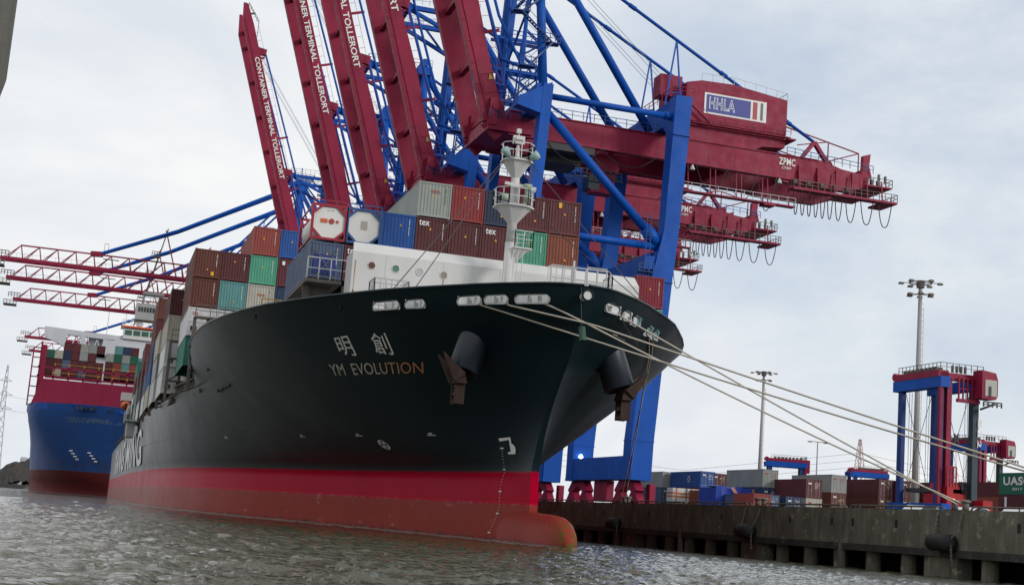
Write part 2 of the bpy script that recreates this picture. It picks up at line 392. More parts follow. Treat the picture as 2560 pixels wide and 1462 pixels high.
def hull_paint(name, bands, dark, rough, scale, rustz=None):
    # bands: (z, colour) from the keel up: each colour runs up to its z
    m, t, p = newmat(name); g = t.nodes.new('ShaderNodeNewGeometry'); s = t.nodes.new('ShaderNodeSeparateXYZ'); t.links.new(g.outputs['Position'], s.inputs[0])
    z = math_(t, 'ADD', s.outputs['Z'], math_(t, 'MULTIPLY', math_(t, 'SUBTRACT', noise(t, 1.3, 5), .5), .07))
    c = (*dark, 1)
    for zt, col in reversed(bands):
        c = mix(t, ramp(t, math_(t, 'MULTIPLY', z, 1/20), (zt-.015)/20, (zt+.015)/20), col, c)
    f = ramp(t, noise(t, scale, 7, .7, (1, 1, .8)), .3, .75); c = mix(t, f, mix(t, 1.0, c, (.8, .8, .82), 'MULTIPLY'), c)
    # scrapes: pale scuffs low down, dark rub marks higher
    sc = ramp(t, noise(t, .9, 9, .78, (1, .4, 1.2)), .60, .67); low = ramp(t, math_(t, 'MULTIPLY', z, 1/20), 2.2/20, 2.5/20, (1, 1, 1, 1), (0, 0, 0, 1))
    c = mix(t, math_(t, 'MULTIPLY', math_(t, 'MULTIPLY', sc, low), .55), c, (.42, .26, .26))
    if bands:
        top = bands[-1][0]
        # black rub marks from tugs and fenders just above the boot topping, and the wet ragged foot
        rub = ramp(t, noise(t, .8, 9, .8, (1, .5, 1.8)), .61, .66); band = ramp(t, math_(t, 'MULTIPLY', math_(t, 'ABSOLUTE', math_(t, 'SUBTRACT', z, top+1.6), 0), 1/10), .10, .2, (1, 1, 1, 1), (0, 0, 0, 1))
        c = mix(t, math_(t, 'MULTIPLY', math_(t, 'MULTIPLY', rub, band), .7), c, (.004, .004, .004))
        wet = ramp(t, math_(t, 'ADD', math_(t, 'MULTIPLY', z, .5), math_(t, 'MULTIPLY', noise(t, .8, 8, .75), .5)), .30, .42, (1, 1, 1, 1), (0, 0, 0, 1)); c = mix(t, math_(t, 'MULTIPLY', wet, .75), c, (.07, .022, .018))
        ed = ramp(t, math_(t, 'ADD', z, math_(t, 'MULTIPLY', math_(t, 'SUBTRACT', noise(t, 1.7, 8, .8), .5), .5)), .10, .16, (1, 1, 1, 1), (0, 0, 0, 1)); c = mix(t, math_(t, 'MULTIPLY', ed, .45), c, (.30, .27, .25))
        wv = math_(t, 'MULTIPLY', math_(t, 'ABSOLUTE', math_(t, 'SUBTRACT', z, bands[0][0]), 0), 1.0); c = mix(t, math_(t, 'MULTIPLY', math_(t, 'MULTIPLY', ramp(t, wv, .02, .09, (1, 1, 1, 1), (0, 0, 0, 1)), ramp(t, noise(t, 1.2, 8, .8), .5, .6)), .55), c, (.30, .17, .18))
        drip = ramp(t, noise(t, .8, 8, .75, (1, 2.2, .10)), .60, .68); c = mix(t, math_(t, 'MULTIPLY', math_(t, 'MULTIPLY', drip, ramp(t, math_(t, 'MULTIPLY', z, 1/20), .3, .7)), .35), c, (.06, .035, .025))
    if rustz:
        rs = ramp(t, noise(t, .30, 8, .75, (1, 1, .35)), .50, .60); rb = ramp(t, math_(t, 'MULTIPLY', math_(t, 'ABSOLUTE', math_(t, 'SUBTRACT', z, rustz), 0), 1/10), .10, .32, (1, 1, 1, 1), (0, 0, 0, 1)); c = mix(t, math_(t, 'MULTIPLY', math_(t, 'MULTIPLY', rs, rb), .8), c, (.09, .05, .03))
    # welded plate seams
    br_ = t.nodes.new('ShaderNodeTexBrick'); cb_ = t.nodes.new('ShaderNodeCombineXYZ'); t.links.new(s.outputs['Y'], cb_.inputs[0]); t.links.new(s.outputs['Z'], cb_.inputs[1]); t.links.new(cb_.outputs[0], br_.inputs['Vector'])
    br_.inputs['Scale'].default_value = 1; br_.inputs['Brick Width'].default_value = 9.5; br_.inputs['Row Height'].default_value = 2.45; br_.inputs['Mortar Size'].default_value = .022; br_.inputs['Mortar Smooth'].default_value = .5
    c = mix(t, math_(t, 'MULTIPLY', br_.outputs['Fac'], .6), c, mix(t, 1.0, c, (1.9, 1.9, 1.9), 'MULTIPLY'))
    t.links.new(c, p.inputs['Base Color'])
    
    if bands:
        zb = bands[-1][0]; sp = ramp(t, math_(t, 'MULTIPLY', z, 1/20), (zb-.015)/20, (zb+.015)/20, (.02, .02, .02, 1), (.19, .19, .19, 1)); t.links.new(sp, p.inputs['Specular IOR Level'])
    else: p.inputs['Specular IOR Level'].default_value = .4
    t.links.new(ramp(t, noise(t, .25, 5, .6, (1, 1, 1)), .3, .7, (rough-.02,)*3+(1,), (rough+.05,)*3+(1,)), p.inputs['Roughness'])
    bump(t, p, noise(t, .22, 2, .5), .06, .10)
    return m
M_hull = hull_paint('dark_hull_paint', [(2.34, (.29, .042, .032)), (4.3, (.42, .000, .024))], (.007, .0185, .024), .33, .12)
ship = empty('container_ship', (XC, 240, 0), 0, 'dark green container ship with crimson waterline, flared bow, mast and white name on its bow', 'container ship')
ship.location = (0, 0, 0)
def hull_mesh():
    ds = [0, .1, .25, .5, .8, 1.2, 1.7, 2.3, 3, 3.8, 4.6, 5.5, 6.5, 7.6, 8.8, 10, 11.3, 12.7, 14.2, 16, 18, 20, 22, 24.5, 27, 30, 33, 36, 39, 42, 44, 45.5, 47, 48, 49, 50, 51, 52, 53, 54, 55.5, 57, 58.5, 60, 65, 70, 78, 86, 96, 110, 130, 150, 180, 210, 245, 270, 300, 330, 336]
    zs = [-2, -1, 0, .8, 1.6, 2.34, 3, 3.7, 4.3, 4.9, 5.6, 6.3, 7, 7.7, 8.4, 9.1, 9.8, 10.4, 10.9, 11.4, 11.9, 12.4, 12.9, 13.4, 13.75, 14.1, 14.58]
    V = []; F = []
    for side in (-1, 1):
        base = len(V)
        for z in zs:
            for d in ds:
                Y = smooth(STEM, z)+d; zz = min(z, topz(Y)); V.append((XC+side*half(zz, Y), Y, zz))
        n = len(ds)
        for i in range(len(zs)-1):
            for j in range(n-1):
                a = base+i*n+j; q = (a, a+1, a+n+1, a+n)
                if (Vector(V[a])-Vector(V[a+n])).length < 1e-5 and (Vector(V[a+1])-Vector(V[a+n+1])).length < 1e-5: continue
                F.append(q if side < 0 else q[::-1])
    # bow edge and transom
    n = len(ds); m2 = len(zs)*n
    for i in range(len(zs)-1):
        a = i*n; F.append((a, a+n, m2+a+n, m2+a)); b = a+n-1; F.append((b, m2+b, m2+b+n, b+n))
    me = bpy.data.meshes.new('hull'); me.from_pydata(V, [], F); me.materials.append(M_hull)
    import bmesh
    bm = bmesh.new(); bm.from_mesh(me); bmesh.ops.remove_doubles(bm, verts=bm.verts, dist=.001)
    # cut the mooring openings through the bulwark: faces near them are refined, then removed
    bmesh.ops.recalc_face_normals(bm, faces=bm.faces); bm.to_mesh(me); bm.free()
    me.polygons.foreach_set('use_smooth', [True]*len(me.polygons)); return me
HOLES = [(-1, 85.1, 82.95, 13.74, .27), (-1, 82.5, 81.2, 13.72, .27), (-1, 79.1, 77.65, 13.76, .27), (-1, 77.45, 76.25, 13.76, .27), (-1, 75.9, 74.42, 13.76, .27),
         (1, 74.25, 75.4, 13.68, .27), (1, 75.75, 76.7, 13.6, .27), (1, 77.0, 78.2, 13.58, .27), (1, 79.9, 80.9, 13.5, .3), (1, 81.2, 82.2, 13.5, .3)]
hull = link('hull', hull_mesh(), ship)
bpy.context.view_layer.update()
def cutters():
    mb = MB()
    for side, ya, yb, z, hh in HOLES:
        ya, yb = min(ya, yb), max(ya, yb); A = hull_pt(ya, z, side, 0); B = hull_pt(yb, z, side, 0)
        t = (B-A).normalized(); nrm = Vector((side, 0, 0)); nrm = (nrm-t*nrm.dot(t)).normalized(); r = hh*.8
        pts = []
        for k in range(16):
            an = 2*math.pi*k/16; cx = math.cos(an); sy = math.sin(an)
            pts.append(((B-t*r) if cx > 0.01 else (A+t*r))+t*r*cx+Vector((0, 0, hh*sy)))
        n = len(mb.v); o = nrm*1.2
        mb.v += [tuple(p-o) for p in pts]+[tuple(p+o) for p in pts]
        mb.f.append(tuple(range(n, n+16))); mb.f.append(tuple(range(n+31, n+15, -1)))
        for i in range(16): j = (i+1) % 16; mb.f.append((n+i, n+16+i, n+16+j, n+j))
        mb.m += [0]*18
        ring = MB()
        for q in range(16):
            p0 = pts[q]; p1 = pts[(q+1) % 16]; ring.beam(p0, p1, .09, .09)
        ring.tube(A+t*(B-A).length*.36-nrm*.35+Vector((0, 0, -hh)), A+t*(B-A).length*.36-nrm*.35+Vector((0, 0, hh*.8)), .13, 10)
        ring.tube(A+t*(B-A).length*.66-nrm*.35+Vector((0, 0, -hh)), A+t*(B-A).length*.66-nrm*.35+Vector((0, 0, hh*.8)), .13, 10)
        ring.build('mooring_chock', M_grey, ship)
        q = (B-A).normalized(); bk = MB(); i0 = A-q*.5-nrm*1.0; i1 = B+q*.5-nrm*1.0
        bk.face([i0+Vector((0, 0, -1.0)), i1+Vector((0, 0, -1.0)), i1-nrm*.55+Vector((0, 0, .75)), i0-nrm*.55+Vector((0, 0, .75))]); bk.build('brightening_plate', M_white, ship)  # tilted white plate added inboard of each opening to brighten it
    return mb
cut = cutters().build('cutter', M_hull)
md = hull.modifiers.new('b', 'BOOLEAN'); md.object = cut; md.operation = 'DIFFERENCE'; md.solver = 'FAST'
bpy.context.view_layer.update()
dg = bpy.context.evaluated_depsgraph_get(); newme = bpy.data.meshes.new_from_object(hull.evaluated_get(dg))
# keep only faces of the skin itself (the cutter's own walls are dropped)
hull.modifiers.clear(); hull.data = newme; bpy.data.objects.remove(cut)
import bmesh
bm = bmesh.new(); bm.from_mesh(hull.data)
bad = [f for f in bm.faces if 13.2 < f.calc_center_median().z < 14.3 and f.calc_center_median().y < 87 and half(f.calc_center_median().z, f.calc_center_median().y)-abs(f.calc_center_median().x-XC) > .12 and any(min(a, b_)-.3 < f.calc_center_median().y < max(a, b_)+1.6 for s_, a, b_, z_, h_ in HOLES)]
bmesh.ops.delete(bm, geom=bad, context='FACES'); bm.to_mesh(hull.data); bm.free()
for f in hull.data.polygons: f.use_smooth = True
bm = bmesh.new(); bm.from_mesh(hull.data)
for e_ in bm.edges:
    c_ = (e_.verts[0].co+e_.verts[1].co)/2
    if abs(c_.x-XC) < .45 and c_.y < 82 and len(e_.link_faces) == 2 and e_.calc_face_angle(0) > R(22): e_.smooth = False
bm.to_mesh(hull.data); bm.free()
hull.data.update()
# inner bulwark skin, white, and its cap rail
def inner():
    V = []; F = []; ys = [74.0, 74.4, 75, 76, 77.5, 79, 81, 83.5, 86, 89, 92, 96, 100, 105, 110, 115, 120]
    for side in (-1, 1):
        b0 = len(V)
        for Y in ys:
            for z in (14.06, topz(Y)-.02): V.append((XC+side*max(.02, half(z, Y)-.22), Y+.1, z))
        for i in range(len(ys)-1): a = b0+2*i; F.append((a, a+1, a+3, a+2))
    me = bpy.data.meshes.new('x'); me.from_pydata(V, [], F); me.materials.append(M_grey); return link('bulwark_lining', me, ship)
inner()
mb = MB()
for side in (-1, 1):
    ys = [73.45, 73.8, 74.3, 75, 76, 77.5, 79, 81, 83.5, 86, 89, 92, 96, 100, 104, 108, 112, 115, 118, 120, 122, 124, 127]
    mb.path([hull_pt(Y, topz(Y), side, -.03)+Vector((0, 0, .02)) for Y in ys], .09, 6)
mb.build('cap_rail', M_hull, ship)
def deck(name, z, ys, inset, mat):
    L = [(XC-half(z, Y)+inset, Y, z) for Y in ys]; Rr = [(XC+half(z, Y)-inset, Y, z) for Y in ys]; mb = MB()
    for i in range(len(ys)-1): mb.face([L[i], Rr[i], Rr[i+1], L[i+1]])
    mb.build(name, mat, ship)
M_deck = paint('red_brown_deck', (.12, .045, .035), .8, .4, .3, .6)
deck('forecastle_deck', 12.55, [75, 77, 80, 84, 88, 92, 98, 104, 110, 116, 122], .1, M_grey)
deck('main_deck', 10.35, [121.9, 130, 145, 170, 200, 240, 290, 340, 400], .1, M_deck)
# bulbous bow
def bulb():
    prof = [(72.95, -1.2, .0, -.9), (73.0, .25, .25, -1.4), (73.3, .75, .45, -2), (73.8, 1.15, .6, -2.4), (74.6, 1.55, .72, -2.6), (75.7, 1.78, .8, -2.8), (77, 1.87, .84, -2.9), (78.6, 1.9, .84, -3), (80.2, 1.98, .82, -3), (82.5, 2.1, .85, -3), (86, 2.2, 1.05, -3), (91, 2.1, 1.6, -3)]
    prof_old = [(72.35, -1.2, .0, -.9), (72.5, .35, .55, -1.4), (72.9, .85, .95, -2), (73.5, 1.22, 1.35, -2.4), (74.3, 1.55, 1.65, -2.6), (75.3, 1.78, 1.85, -2.8), (76.6, 1.87, 1.95, -2.9), (78.2, 1.9, 1.9, -3), (80, 2.0, 1.75, -3), (82.5, 2.1, 1.6, -3), (86, 2.2, 1.75, -3), (91, 2.1, 2.3, -3)]
    V = []; F = []; n = 20
    for Y, zt, hw, zb in prof:
        zc = (zt+zb)/2; hz = (zt-zb)/2
        for k in range(n):
            a = 2*math.pi*k/n; c = math.cos(a); s = math.sin(a)
            V.append((XC+hw*math.copysign(abs(s)**.6, s), Y, zc+hz*math.copysign(abs(c)**.55, c)))
    for i in range(len(prof)-1):
        for k in range(n): j = (k+1) % n; F.append((i*n+k, i*n+j, (i+1)*n+j, (i+1)*n+k))
    F.append(tuple(range(n)))
    me = bpy.data.meshes.new('b'); me.from_pydata(V, [], F); m = M_hull.copy(); m.name = 'bulb_antifouling'
    t = m.node_tree; p = [x for x in t.nodes if x.type == 'BSDF_PRINCIPLED'][0]; src = p.inputs['Base Color'].links[0].from_socket
    g = t.nodes.new('ShaderNodeNewGeometry'); s = t.nodes.new('ShaderNodeSeparateXYZ'); t.links.new(g.outputs['Position'], s.inputs[0])
    fr = ramp(t, math_(t, 'MULTIPLY', s.outputs['Y'], .01), .738, .752, (1, 1, 1, 1), (0, 0, 0, 1))
    al = math_(t, 'MULTIPLY', fr, ramp(t, noise(t, 2.6, 9, .8), .46, .56)); t.links.new(mix(t, al, src, (.10, .085, .02)), p.inputs['Base Color'])
    me.materials.append(m); me.polygons.foreach_set('use_smooth', [True]*len(F)); link('bulbous_bow', me, ship)
bulb()
# lettering and marks on the bow
def on_hull(Y0, Y1, z0, z1, shear=0.0, off=.06):   # u from Y0 to Y1, v from z0 to z1
    return lambda u, v: hull_pt(Y0+(Y1-Y0)*u-shear*v, (z0[0]+(z0[1]-z0[0])*u)*(1-v)+(z1[0]+(z1[1]-z1[0])*u)*v, -1, off)
mname, t, p = newmat('name_lettering')
f = noise(t, .35, 3, .5); s = t.nodes.new('ShaderNodeSeparateXYZ'); g = t.nodes.new('ShaderNodeNewGeometry'); t.links.new(g.outputs['Position'], s.inputs[0])
stain = ramp(t, math_(t, 'ADD', math_(t, 'SUBTRACT', 1.0, math_(t, 'MULTIPLY', s.outputs['Y'], .01)), math_(t, 'MULTIPLY', f, .03)), .10, .15)
t.links.new(mix(t, stain, (.62, .60, .52), (.50, .22, .09)), p.inputs['Base Color']); p.inputs['Roughness'].default_value = .6
text_on('YM  EVOLUTION', on_hull(95.0, 85.7, (10.16, 10.0), (10.82, 10.62), .8), 'ship_name', mname, ship, 0, 1.02)
text_on('明', on_hull(91.75, 90.2, (11.3, 11.12), (12.25, 12.3), .85), 'name_character', M_letter, ship, .006)
text_on('創', on_hull(88.05, 86.6, (11.2, 11.05), (12.32, 12.27), .85), 'name_character', M_letter, ship, .006)
M_side = flat('faded_side_lettering', (.8, .8, .79), .6)
text_on('MING', on_hull(231, 184, (4.9, 4.9), (9.6, 9.6), off=.12), 'side_lettering', M_side, ship, .02, 1.1)
text_on('YANG', on_hull(300, 241, (4.9, 4.9), (9.8, 9.8), off=.15), 'side_lettering', M_side, ship, .02, 1.1)
def mark(name, polys, Y0, z0, mat=M_letter, off=.06):  # polygons of (u towards the bow in m, v up in m)
    mb = MB()
    for P in polys: mb.face([hull_pt(Y0-u, z0+v, -1, off) for u, v in P])
    return mb.build(name, mat, ship)
arc = lambda cx, cy, r, a0, a1, n: [(cx+r*math.cos(R(a0+(a1-a0)*i/n)), cy+r*math.sin(R(a0+(a1-a0)*i/n))) for i in range(n+1)]
mark('bulb_symbol', [[(-.75, .92), (.38, 1.0), (.38, .86), (-.75, .75)], [(.2, .9), (.38, .9), (.25, .1), (.07, .1)], [(-.25, 0), (.5, 0), (.5, .16), (-.25, .12)], [(.2, .12)]+arc(.3, .3, .32, -60, 90, 8)], 82.75, 5.35)
ring = []
for k in range(24):
    a, b = k*15, k*15+15; ring.append([(.62*math.cos(R(a)), .3*math.sin(R(a))), (.62*math.cos(R(b)), .3*math.sin(R(b))), (.5*math.cos(R(b)), .24*math.sin(R(b))), (.5*math.cos(R(a)), .24*math.sin(R(a)))])
for k in range(4):
    a = k*90+25; ring.append([(0, 0), (.5*math.cos(R(a)), .24*math.sin(R(a))), (.5*math.cos(R(a+45)), .24*math.sin(R(a+45)))])
mark('thruster_symbol', ring, 97.4, 5.95)
dr = [(83.5, 5.7), (83.7, 5.2), (83.9, 4.6), (84.3, 4.0), (84.5, 3.4), (84.5, 2.8), (84.4, 2.2), (84.7, 1.6), (85.1, 1.1), (85.6, .55)]
pl = []
for i in range(29):
    q = i/28*9; a = int(min(q, 8.999)); Y = dr[a][0]+(dr[a+1][0]-dr[a][0])*(q-a); z = dr[a][1]+(dr[a+1][1]-dr[a][1])*(q-a)
    s = .09 if i % 7 == 0 else .03
    pl.append([(83.5-Y-s*2, z-5.7-s*.4), (83.5-Y+s*2, z-5.7-s*.4), (83.5-Y+s*2, z-5.7+s*.4), (83.5-Y-s*2, z-5.7+s*.4)])
mark('draught_marks', pl, 83.5, 5.7)
for Y, z in ((126.3, 6.7), (109.2, 6.55), (99.7, 6.5), (90, 6.45)):
    mark('tug_mark', [[(-.5, 0), (.5, 0), (.5, .05), (-.5, .05)], [(-.2, .09), (.25, .09), (.25, .17), (-.2, .17)]], Y, z)
# weld seam lines along the hull
mb = MB(); ys = [88+2*k for k in range(0, 32)]
mb.path([hull_pt(Y, 10.6, -1, .005) for Y in ys], .02, 4)
mb.path([hull_pt(Y, 7.2, -1, .005) for Y in range(120, 200, 4)], .02, 4)
mb.build('weld_seam', M_hull, ship)
mb = MB()
for Y, z in ((88, 13.9), (98.4, 14.05)): mb.tube(hull_pt(Y, z, -1, -.1), hull_pt(Y, z, -1, .05), .14, 12)
for k, (Y, z) in enumerate(((119.5, 10.3), (118.6, 10.25), (117.6, 10.35), (116.6, 10.35), (115.2, 10.45), (118.5, 11.9))): mb.bx(*(lambda p: (p.x-.05, p.x+.05, p.y-.12, p.y+.12, p.z-.18, p.z+.18))(hull_pt(Y, z, -1, .0)))
mb.build('scupper', M_black, ship)
# anchors in their bolsters
M_bol = hull_paint('bolster_paint', [], (.02, .028, .04), .36, .4)
def bolster(side):
    a = Vector((XC+side*4.0, 81.1, 12.9)); b = Vector((XC+side*4.95, 80.45, 9.75)); d = (b-a).normalized()
    mb = MB(); mb.tube(a-d*.3, b, .94, 32, cap=False); mb.tube(b, b+d*.06, .94, 32, .84, cap=False); mb.tube(b+d*.06, b-d*.8, .84, 32, .6, cap=False)
    mb.build('anchor_bolster', M_bol, ship, True)
    MB().tube(b-d*.8, b-d*1.4, .6, 20).build('hawse_opening', M_rust, ship)
    an = empty('anchor', (0, 0, 0)); an.parent = ship
    c = Vector((XC+side*5.2, 80.35, 9.4)); MB().beam(b-d*1.3, c, .28, .34).build('shank', M_rust, an)
    cr = MB(); cr.hexa([c+Vector(q) for q in ((-.35, -.75, -.35), (.35, -.75, -.35), (.35, .75, -.35), (-.35, .75, -.35), (-.2, -.6, .3), (.2, -.6, .3), (.2, .6, .3), (-.2, .6, .3))]); cr.build('crown', M_rust, an)
    for s in (-1, 1):
        r0 = c+Vector((side*.1, s*.55, 0)); tip = r0+Vector((side*1.1, s*.2, 1.35)); u = Vector((0, .3, 0)); o = Vector((side*.3, 0, -.25)); fl = MB()
        fl.hexa([r0-u-o, r0+u-o, r0+u+o, r0-u+o, tip-u*.1-o*.1, tip+u*.1-o*.1, tip+u*.1+o*.1, tip-u*.1+o*.1]); fl.build('fluke', M_rust, an)
    fl = MB(); w_ = Vector((side*.22, 0, 0))
    for s in (-1, 1): fl.hexa([c+Vector((side*.0-.3*k, s*.42+e, z)) for z in (-1.55, -.2) for k, e in ((1, -.07), (-1, -.07), (-1, .07), (1, .07))])
    for z in (-.5, -1.0, -1.5): fl.c(c.x, c.y, c.z+z, .5, .84, .09)
    fl.build('bill_frame', M_rust, an)
bolster(-1); bolster(1)
# breakwater
bw = empty('breakwater', (XC, 92, 12.55)); bw.parent = ship
h = 10.25
mb = MB(); mb.bx(-h, h, 0, .12, 0, 5.8).hexa([(-h, 0, 5.8), (h, 0, 5.8), (h, .12, 5.8), (-h, .12, 5.8), (-h+.1, .75, 6.55), (h-.1, .75, 6.55), (h-.1, .87, 6.5), (-h+.1, .87, 6.5)])
mb.bx(-h, -h+.12, .12, 2.6, 0, 5.8).bx(h-.12, h, .12, 2.6, 0, 5.8).build('breakwater_plate', M_white, bw)
for i, x in enumerate((-8.94, -7.29, -5.63, -3.95)):
    MB().tube((x, -.012, 4.95-.02*i), (x, .02, 4.95-.02*i), .24, 20).build('porthole', [flat('porthole_rust', (.09, .025, .02)), flat('porthole_green', (.06, .17, .11)), flat('porthole_grey', (.4, .41, .44)), flat('porthole_brown', (.25, .2, .16))][i], bw)
    MB().path([(x+.26*math.cos(R(k*30)), -.02, 4.95-.02*i+.26*math.sin(R(k*30))) for k in range(13)], .025, 5).build('porthole_rim', M_white, bw)
mb = MB()
for x in [k*1.9-9 for k in range(11)]: mb.prism([(.12, 0), (2.2, 0), (.12, 5)], x, x+.04, 'x')
mb.build('stiffener', M_white, bw)
M_streak = flat('rust_streak', (.34, .22, .13), .8)
mb = MB()
for x, z0, ln, wd in ((-10.05, 5.2, 2.2, .05), (-10.05, 3.2, 1.1, .07), (-3.95, 4.7, .8, .05), (-1.35, 4.0, .6, .06), (-.6, 3.6, .5, .04), (6.2, 5.0, .9, .05)): mb.face([(x-wd, -.008, z0), (x+wd, -.008, z0), (x+wd*.3, -.008, z0-ln), (x-wd*.3, -.008, z0-ln)])
mb.build('rust_stain', M_streak, bw)
mb = MB()
for x in (-8, -4, 0, 4, 8): mb.bx(x-.012, x+.012, -.006, 0, 0, 5.8)
mb.bx(-h, h, -.006, 0, 2.9, 2.92); mb.build('panel_seam', M_grey, bw)
# foremast
fm = empty('foremast', (XC, 89.9, 12.55)); fm.parent = ship
MB().tube((0, 0, 0), (0, 0, 7.3), .42, 20, .38).tube((0, 0, 7.3), (0, 0, 12.6), .34, 18, .27).build('mast_column', M_white, fm, True)
MB().tube((0, 0, 12.6), (0, 0, 14.1), .22, 12, .1).build('topmast', M_white, fm, True)
def platform(z, pts, rb, arms=True):
    mb = MB(); mb.prism(pts, z-.08, z+.02, 'z')
    n = len(pts); base = [(.30*math.cos(2*math.pi*i/n+math.atan2(pts[0][1], pts[0][0])), .30*math.sin(2*math.pi*i/n+math.atan2(pts[0][1], pts[0][0]))) for i in range(n)]
    for i in range(n):
        j = (i+1) % n; mb.face([(pts[i][0]*.85, pts[i][1]*.85, z-.08), (pts[j][0]*.85, pts[j][1]*.85, z-.08), (*base[j], z-1.15), (*base[i], z-1.15)])
    mb.build('platform', M_white, fm); MB().rail([(x, y, z) for x, y in pts]+[(*pts[0], z)], 1.15, .55, .028).build('railing', M_white, fm)
oc = lambda a, b: [(a, -b*.45), (a, b*.45), (a*.5, b), (-a*.5, b), (-a, b*.45), (-a, -b*.45), (-a*.5, -b), (a*.5, -b)]
platform(9.75, oc(1.32, 1.2), 0); platform(12.95, oc(1.05, 1.0), 0)
platform(6.95, [(0.1, -.7), (1.35, -.7), (1.45, .1), (1.2, .7), (.1, .7)], 0)
MB().beam((-.85, -.5, 11.25), (1.35, -.5, 11.1), .16, .2).tube((.1, -.5, 10.2), (.1, -.5, 11.1), .09, 8).build('radar_scanner', M_white, fm)
MB().c(0, -.1, 14.45, .8, .25, .55).c(0, -.3, 14.5, .55, .3, .2).tube((0, 0, 14.7), (0, 0, 15.3), .05, 6).bx(-.15, .15, -.12, .12, 14.95, 15.25).build('navigation_light', M_white, fm)
MB().tube((-.95, -1.2, 9.9), (-.95, -1.2, 10.3), .22, 12).tube((.65, -.9, 10), (.65, -.9, 11), .18, 8).c(.65, -.9, 11.1, .5, .4, .3).build('searchlight', paint('pale_green_lamp', (.4, .5, .36), .4), fm, True)
for s in (-1, 1): MB().tube((s*.8-.1, -.95, 13.05), (s*1.15-.1, -1.35, 13.3), .2, 12, .3).build('floodlight', paint('pale_teal_lamp_%d' % s, (.35, .5, .45), .4), fm, True)
MB().rail([(-.45, -.5, .2), (-.45, -.5, 6.5)], .0, 99, .03).path([(.4, -.55, 0), (.4, -.55, 6.9)], .03).path([(.75, -.55, 0), (.75, -.55, 6.9)], .03).build('ladder', M_white, fm)
mb = MB()
for a, b in (((-1.0, -.3, 12.9), (-10.5, -14.4, .9)), ((-1.0, 0, 12.7), (-9.4, -14.9, 1.0)), ((1.0, -.2, 12.9), (4.4, -14.2, 1.9)), ((1.0, 0, 9.9), (6.8, -10, 2))): mb.path([a, b], .03, 5)
mb.build('stay_wire', M_dark, fm)
# forecastle gear: cages and rails standing above the bulwark
mb = MB()
def cage(x0, x1, y0, y1, z0, z1):
    for i in range(7): x = x0+(x1-x0)*i/6; mb.beam((x, y0, z0), (x, y0, z1), .06); mb.beam((x, y1, z0), (x, y1, z1), .06)
    for i in range(5): y = y0+(y1-y0)*i/4; mb.beam((x0, y, z0), (x0, y, z1), .06); mb.beam((x1, y, z0), (x1, y, z1), .06)
    for z in (z0+.1, z1): mb.rail([(x0, y0, z), (x1, y0, z), (x1, y1, z), (x0, y1, z), (x0, y0, z)], 0, 99, .035, False)
cage(XC-9.6, XC-7.4, 86.6, 88.4, 14.0, 15.8)
mb.build('mooring_cage', M_galv, ship)
mb = MB(); mb.rail([(XC-1.6, 75.2, 14.5), (XC+1.9, 75.2, 14.5), (XC+2.6, 76.5, 14.5), (XC+2.6, 78, 14.5)], 1.35, .7, .035); mb.rail([(XC+1.0, 76.4, 14.3), (XC+2.2, 76.4, 14.3)], 1.9, .6, .03)
mb.build('bow_railing', M_galv, ship)
MB().tube((XC+.35, 77, 13.2), (XC+.35, 77, 16.2), .15, 10).tube((XC+.35, 77, 16.2), (XC+.35, 77, 16.6), .07, 6).rail([(XC-1.2, 77, 15.2), (XC+.3, 77, 15.2)], .9, .5, .03).build('jackstaff', M_white, ship)
for Y, z in ((74.9, 11.9), (77.2, 12.4)):
    pass
MB().tube((XC-.1, 73.2, 11.4), (XC-.1, 73.5, 12.2), .2, 10).build('line_roller', paint('green_roller', (.03, .09, .06), .5), ship)
mb = MB(); mb.path([(XC-.3, 73.5, 14.5), (XC-.2, 73.3, 12.2)], .02); mb.path([(XC+2.2, 75.0, 14.6), (XC+2.9, 74.9, 12.9), (XC+4.2, 75.4, 11.6)], .02); mb.build('hanging_line', M_dark, ship)
mb = MB().tube(hull_pt(74, 14.0, 1, -.3)+Vector((-1.4, -.3, 0)), hull_pt(74, 14.0, 1, -.3)+Vector((-1.4, -.55, 0)), .27, 16); 
mb = MB().tube((XC-.02, 73.1, 13.98), (XC-.02, 73.9, 13.98), .27, 18); mb.build('bow_chock', M_white, ship)
MB().path([(XC-.02+.3*math.cos(R(k*24)), 73.1, 13.98+.3*math.sin(R(k*24))) for k in range(16)], .06, 6).build('chock_rim', M_hull, ship)
# container platforms, lashing bridges and side passage along the deck
mb = MB(); mb.bx(XC-12.7, XC-10.2, 97.0, 110.2, 16.62, 16.86).bx(XC-12.7, XC-10.2, 96.2, 97.1, 16.62, 16.86)
for y in (98, 109): mb.beam((XC-12.3, y, 12.5), (XC-12.3, y, 16.7), .35); mb.prism([(XC-12.5, 14.7), (XC-12.2, 14.7), (XC-10.6, 16.6), (XC-12.7, 16.6)], y-.05, y+.05)
mb.bx(XC-10, XC+12, 97.2, 97.5, 12.5, 16.7); mb.bx(XC-9, XC+12, 98, 110, 16.4, 16.7)
mb.build('container_platform', M_lash, ship)
MB().rail([(XC-12.65, 96.3, 16.86), (XC-10.2, 96.3, 16.86), (XC-9.9, 96.3, 16.86)], 1.5, .9, .04).build('platform_railing', M_galv, ship)
mb = MB(); mb.path([(XC-12.2, 97.55, 16.9), (XC-10.3, 97.55, 19.4)], .035); mb.path([(XC-10.3, 97.55, 16.9), (XC-12.2, 97.55, 19.4)], .035); mb.build('lashing_rod', M_lash, ship)
bridge0 = None
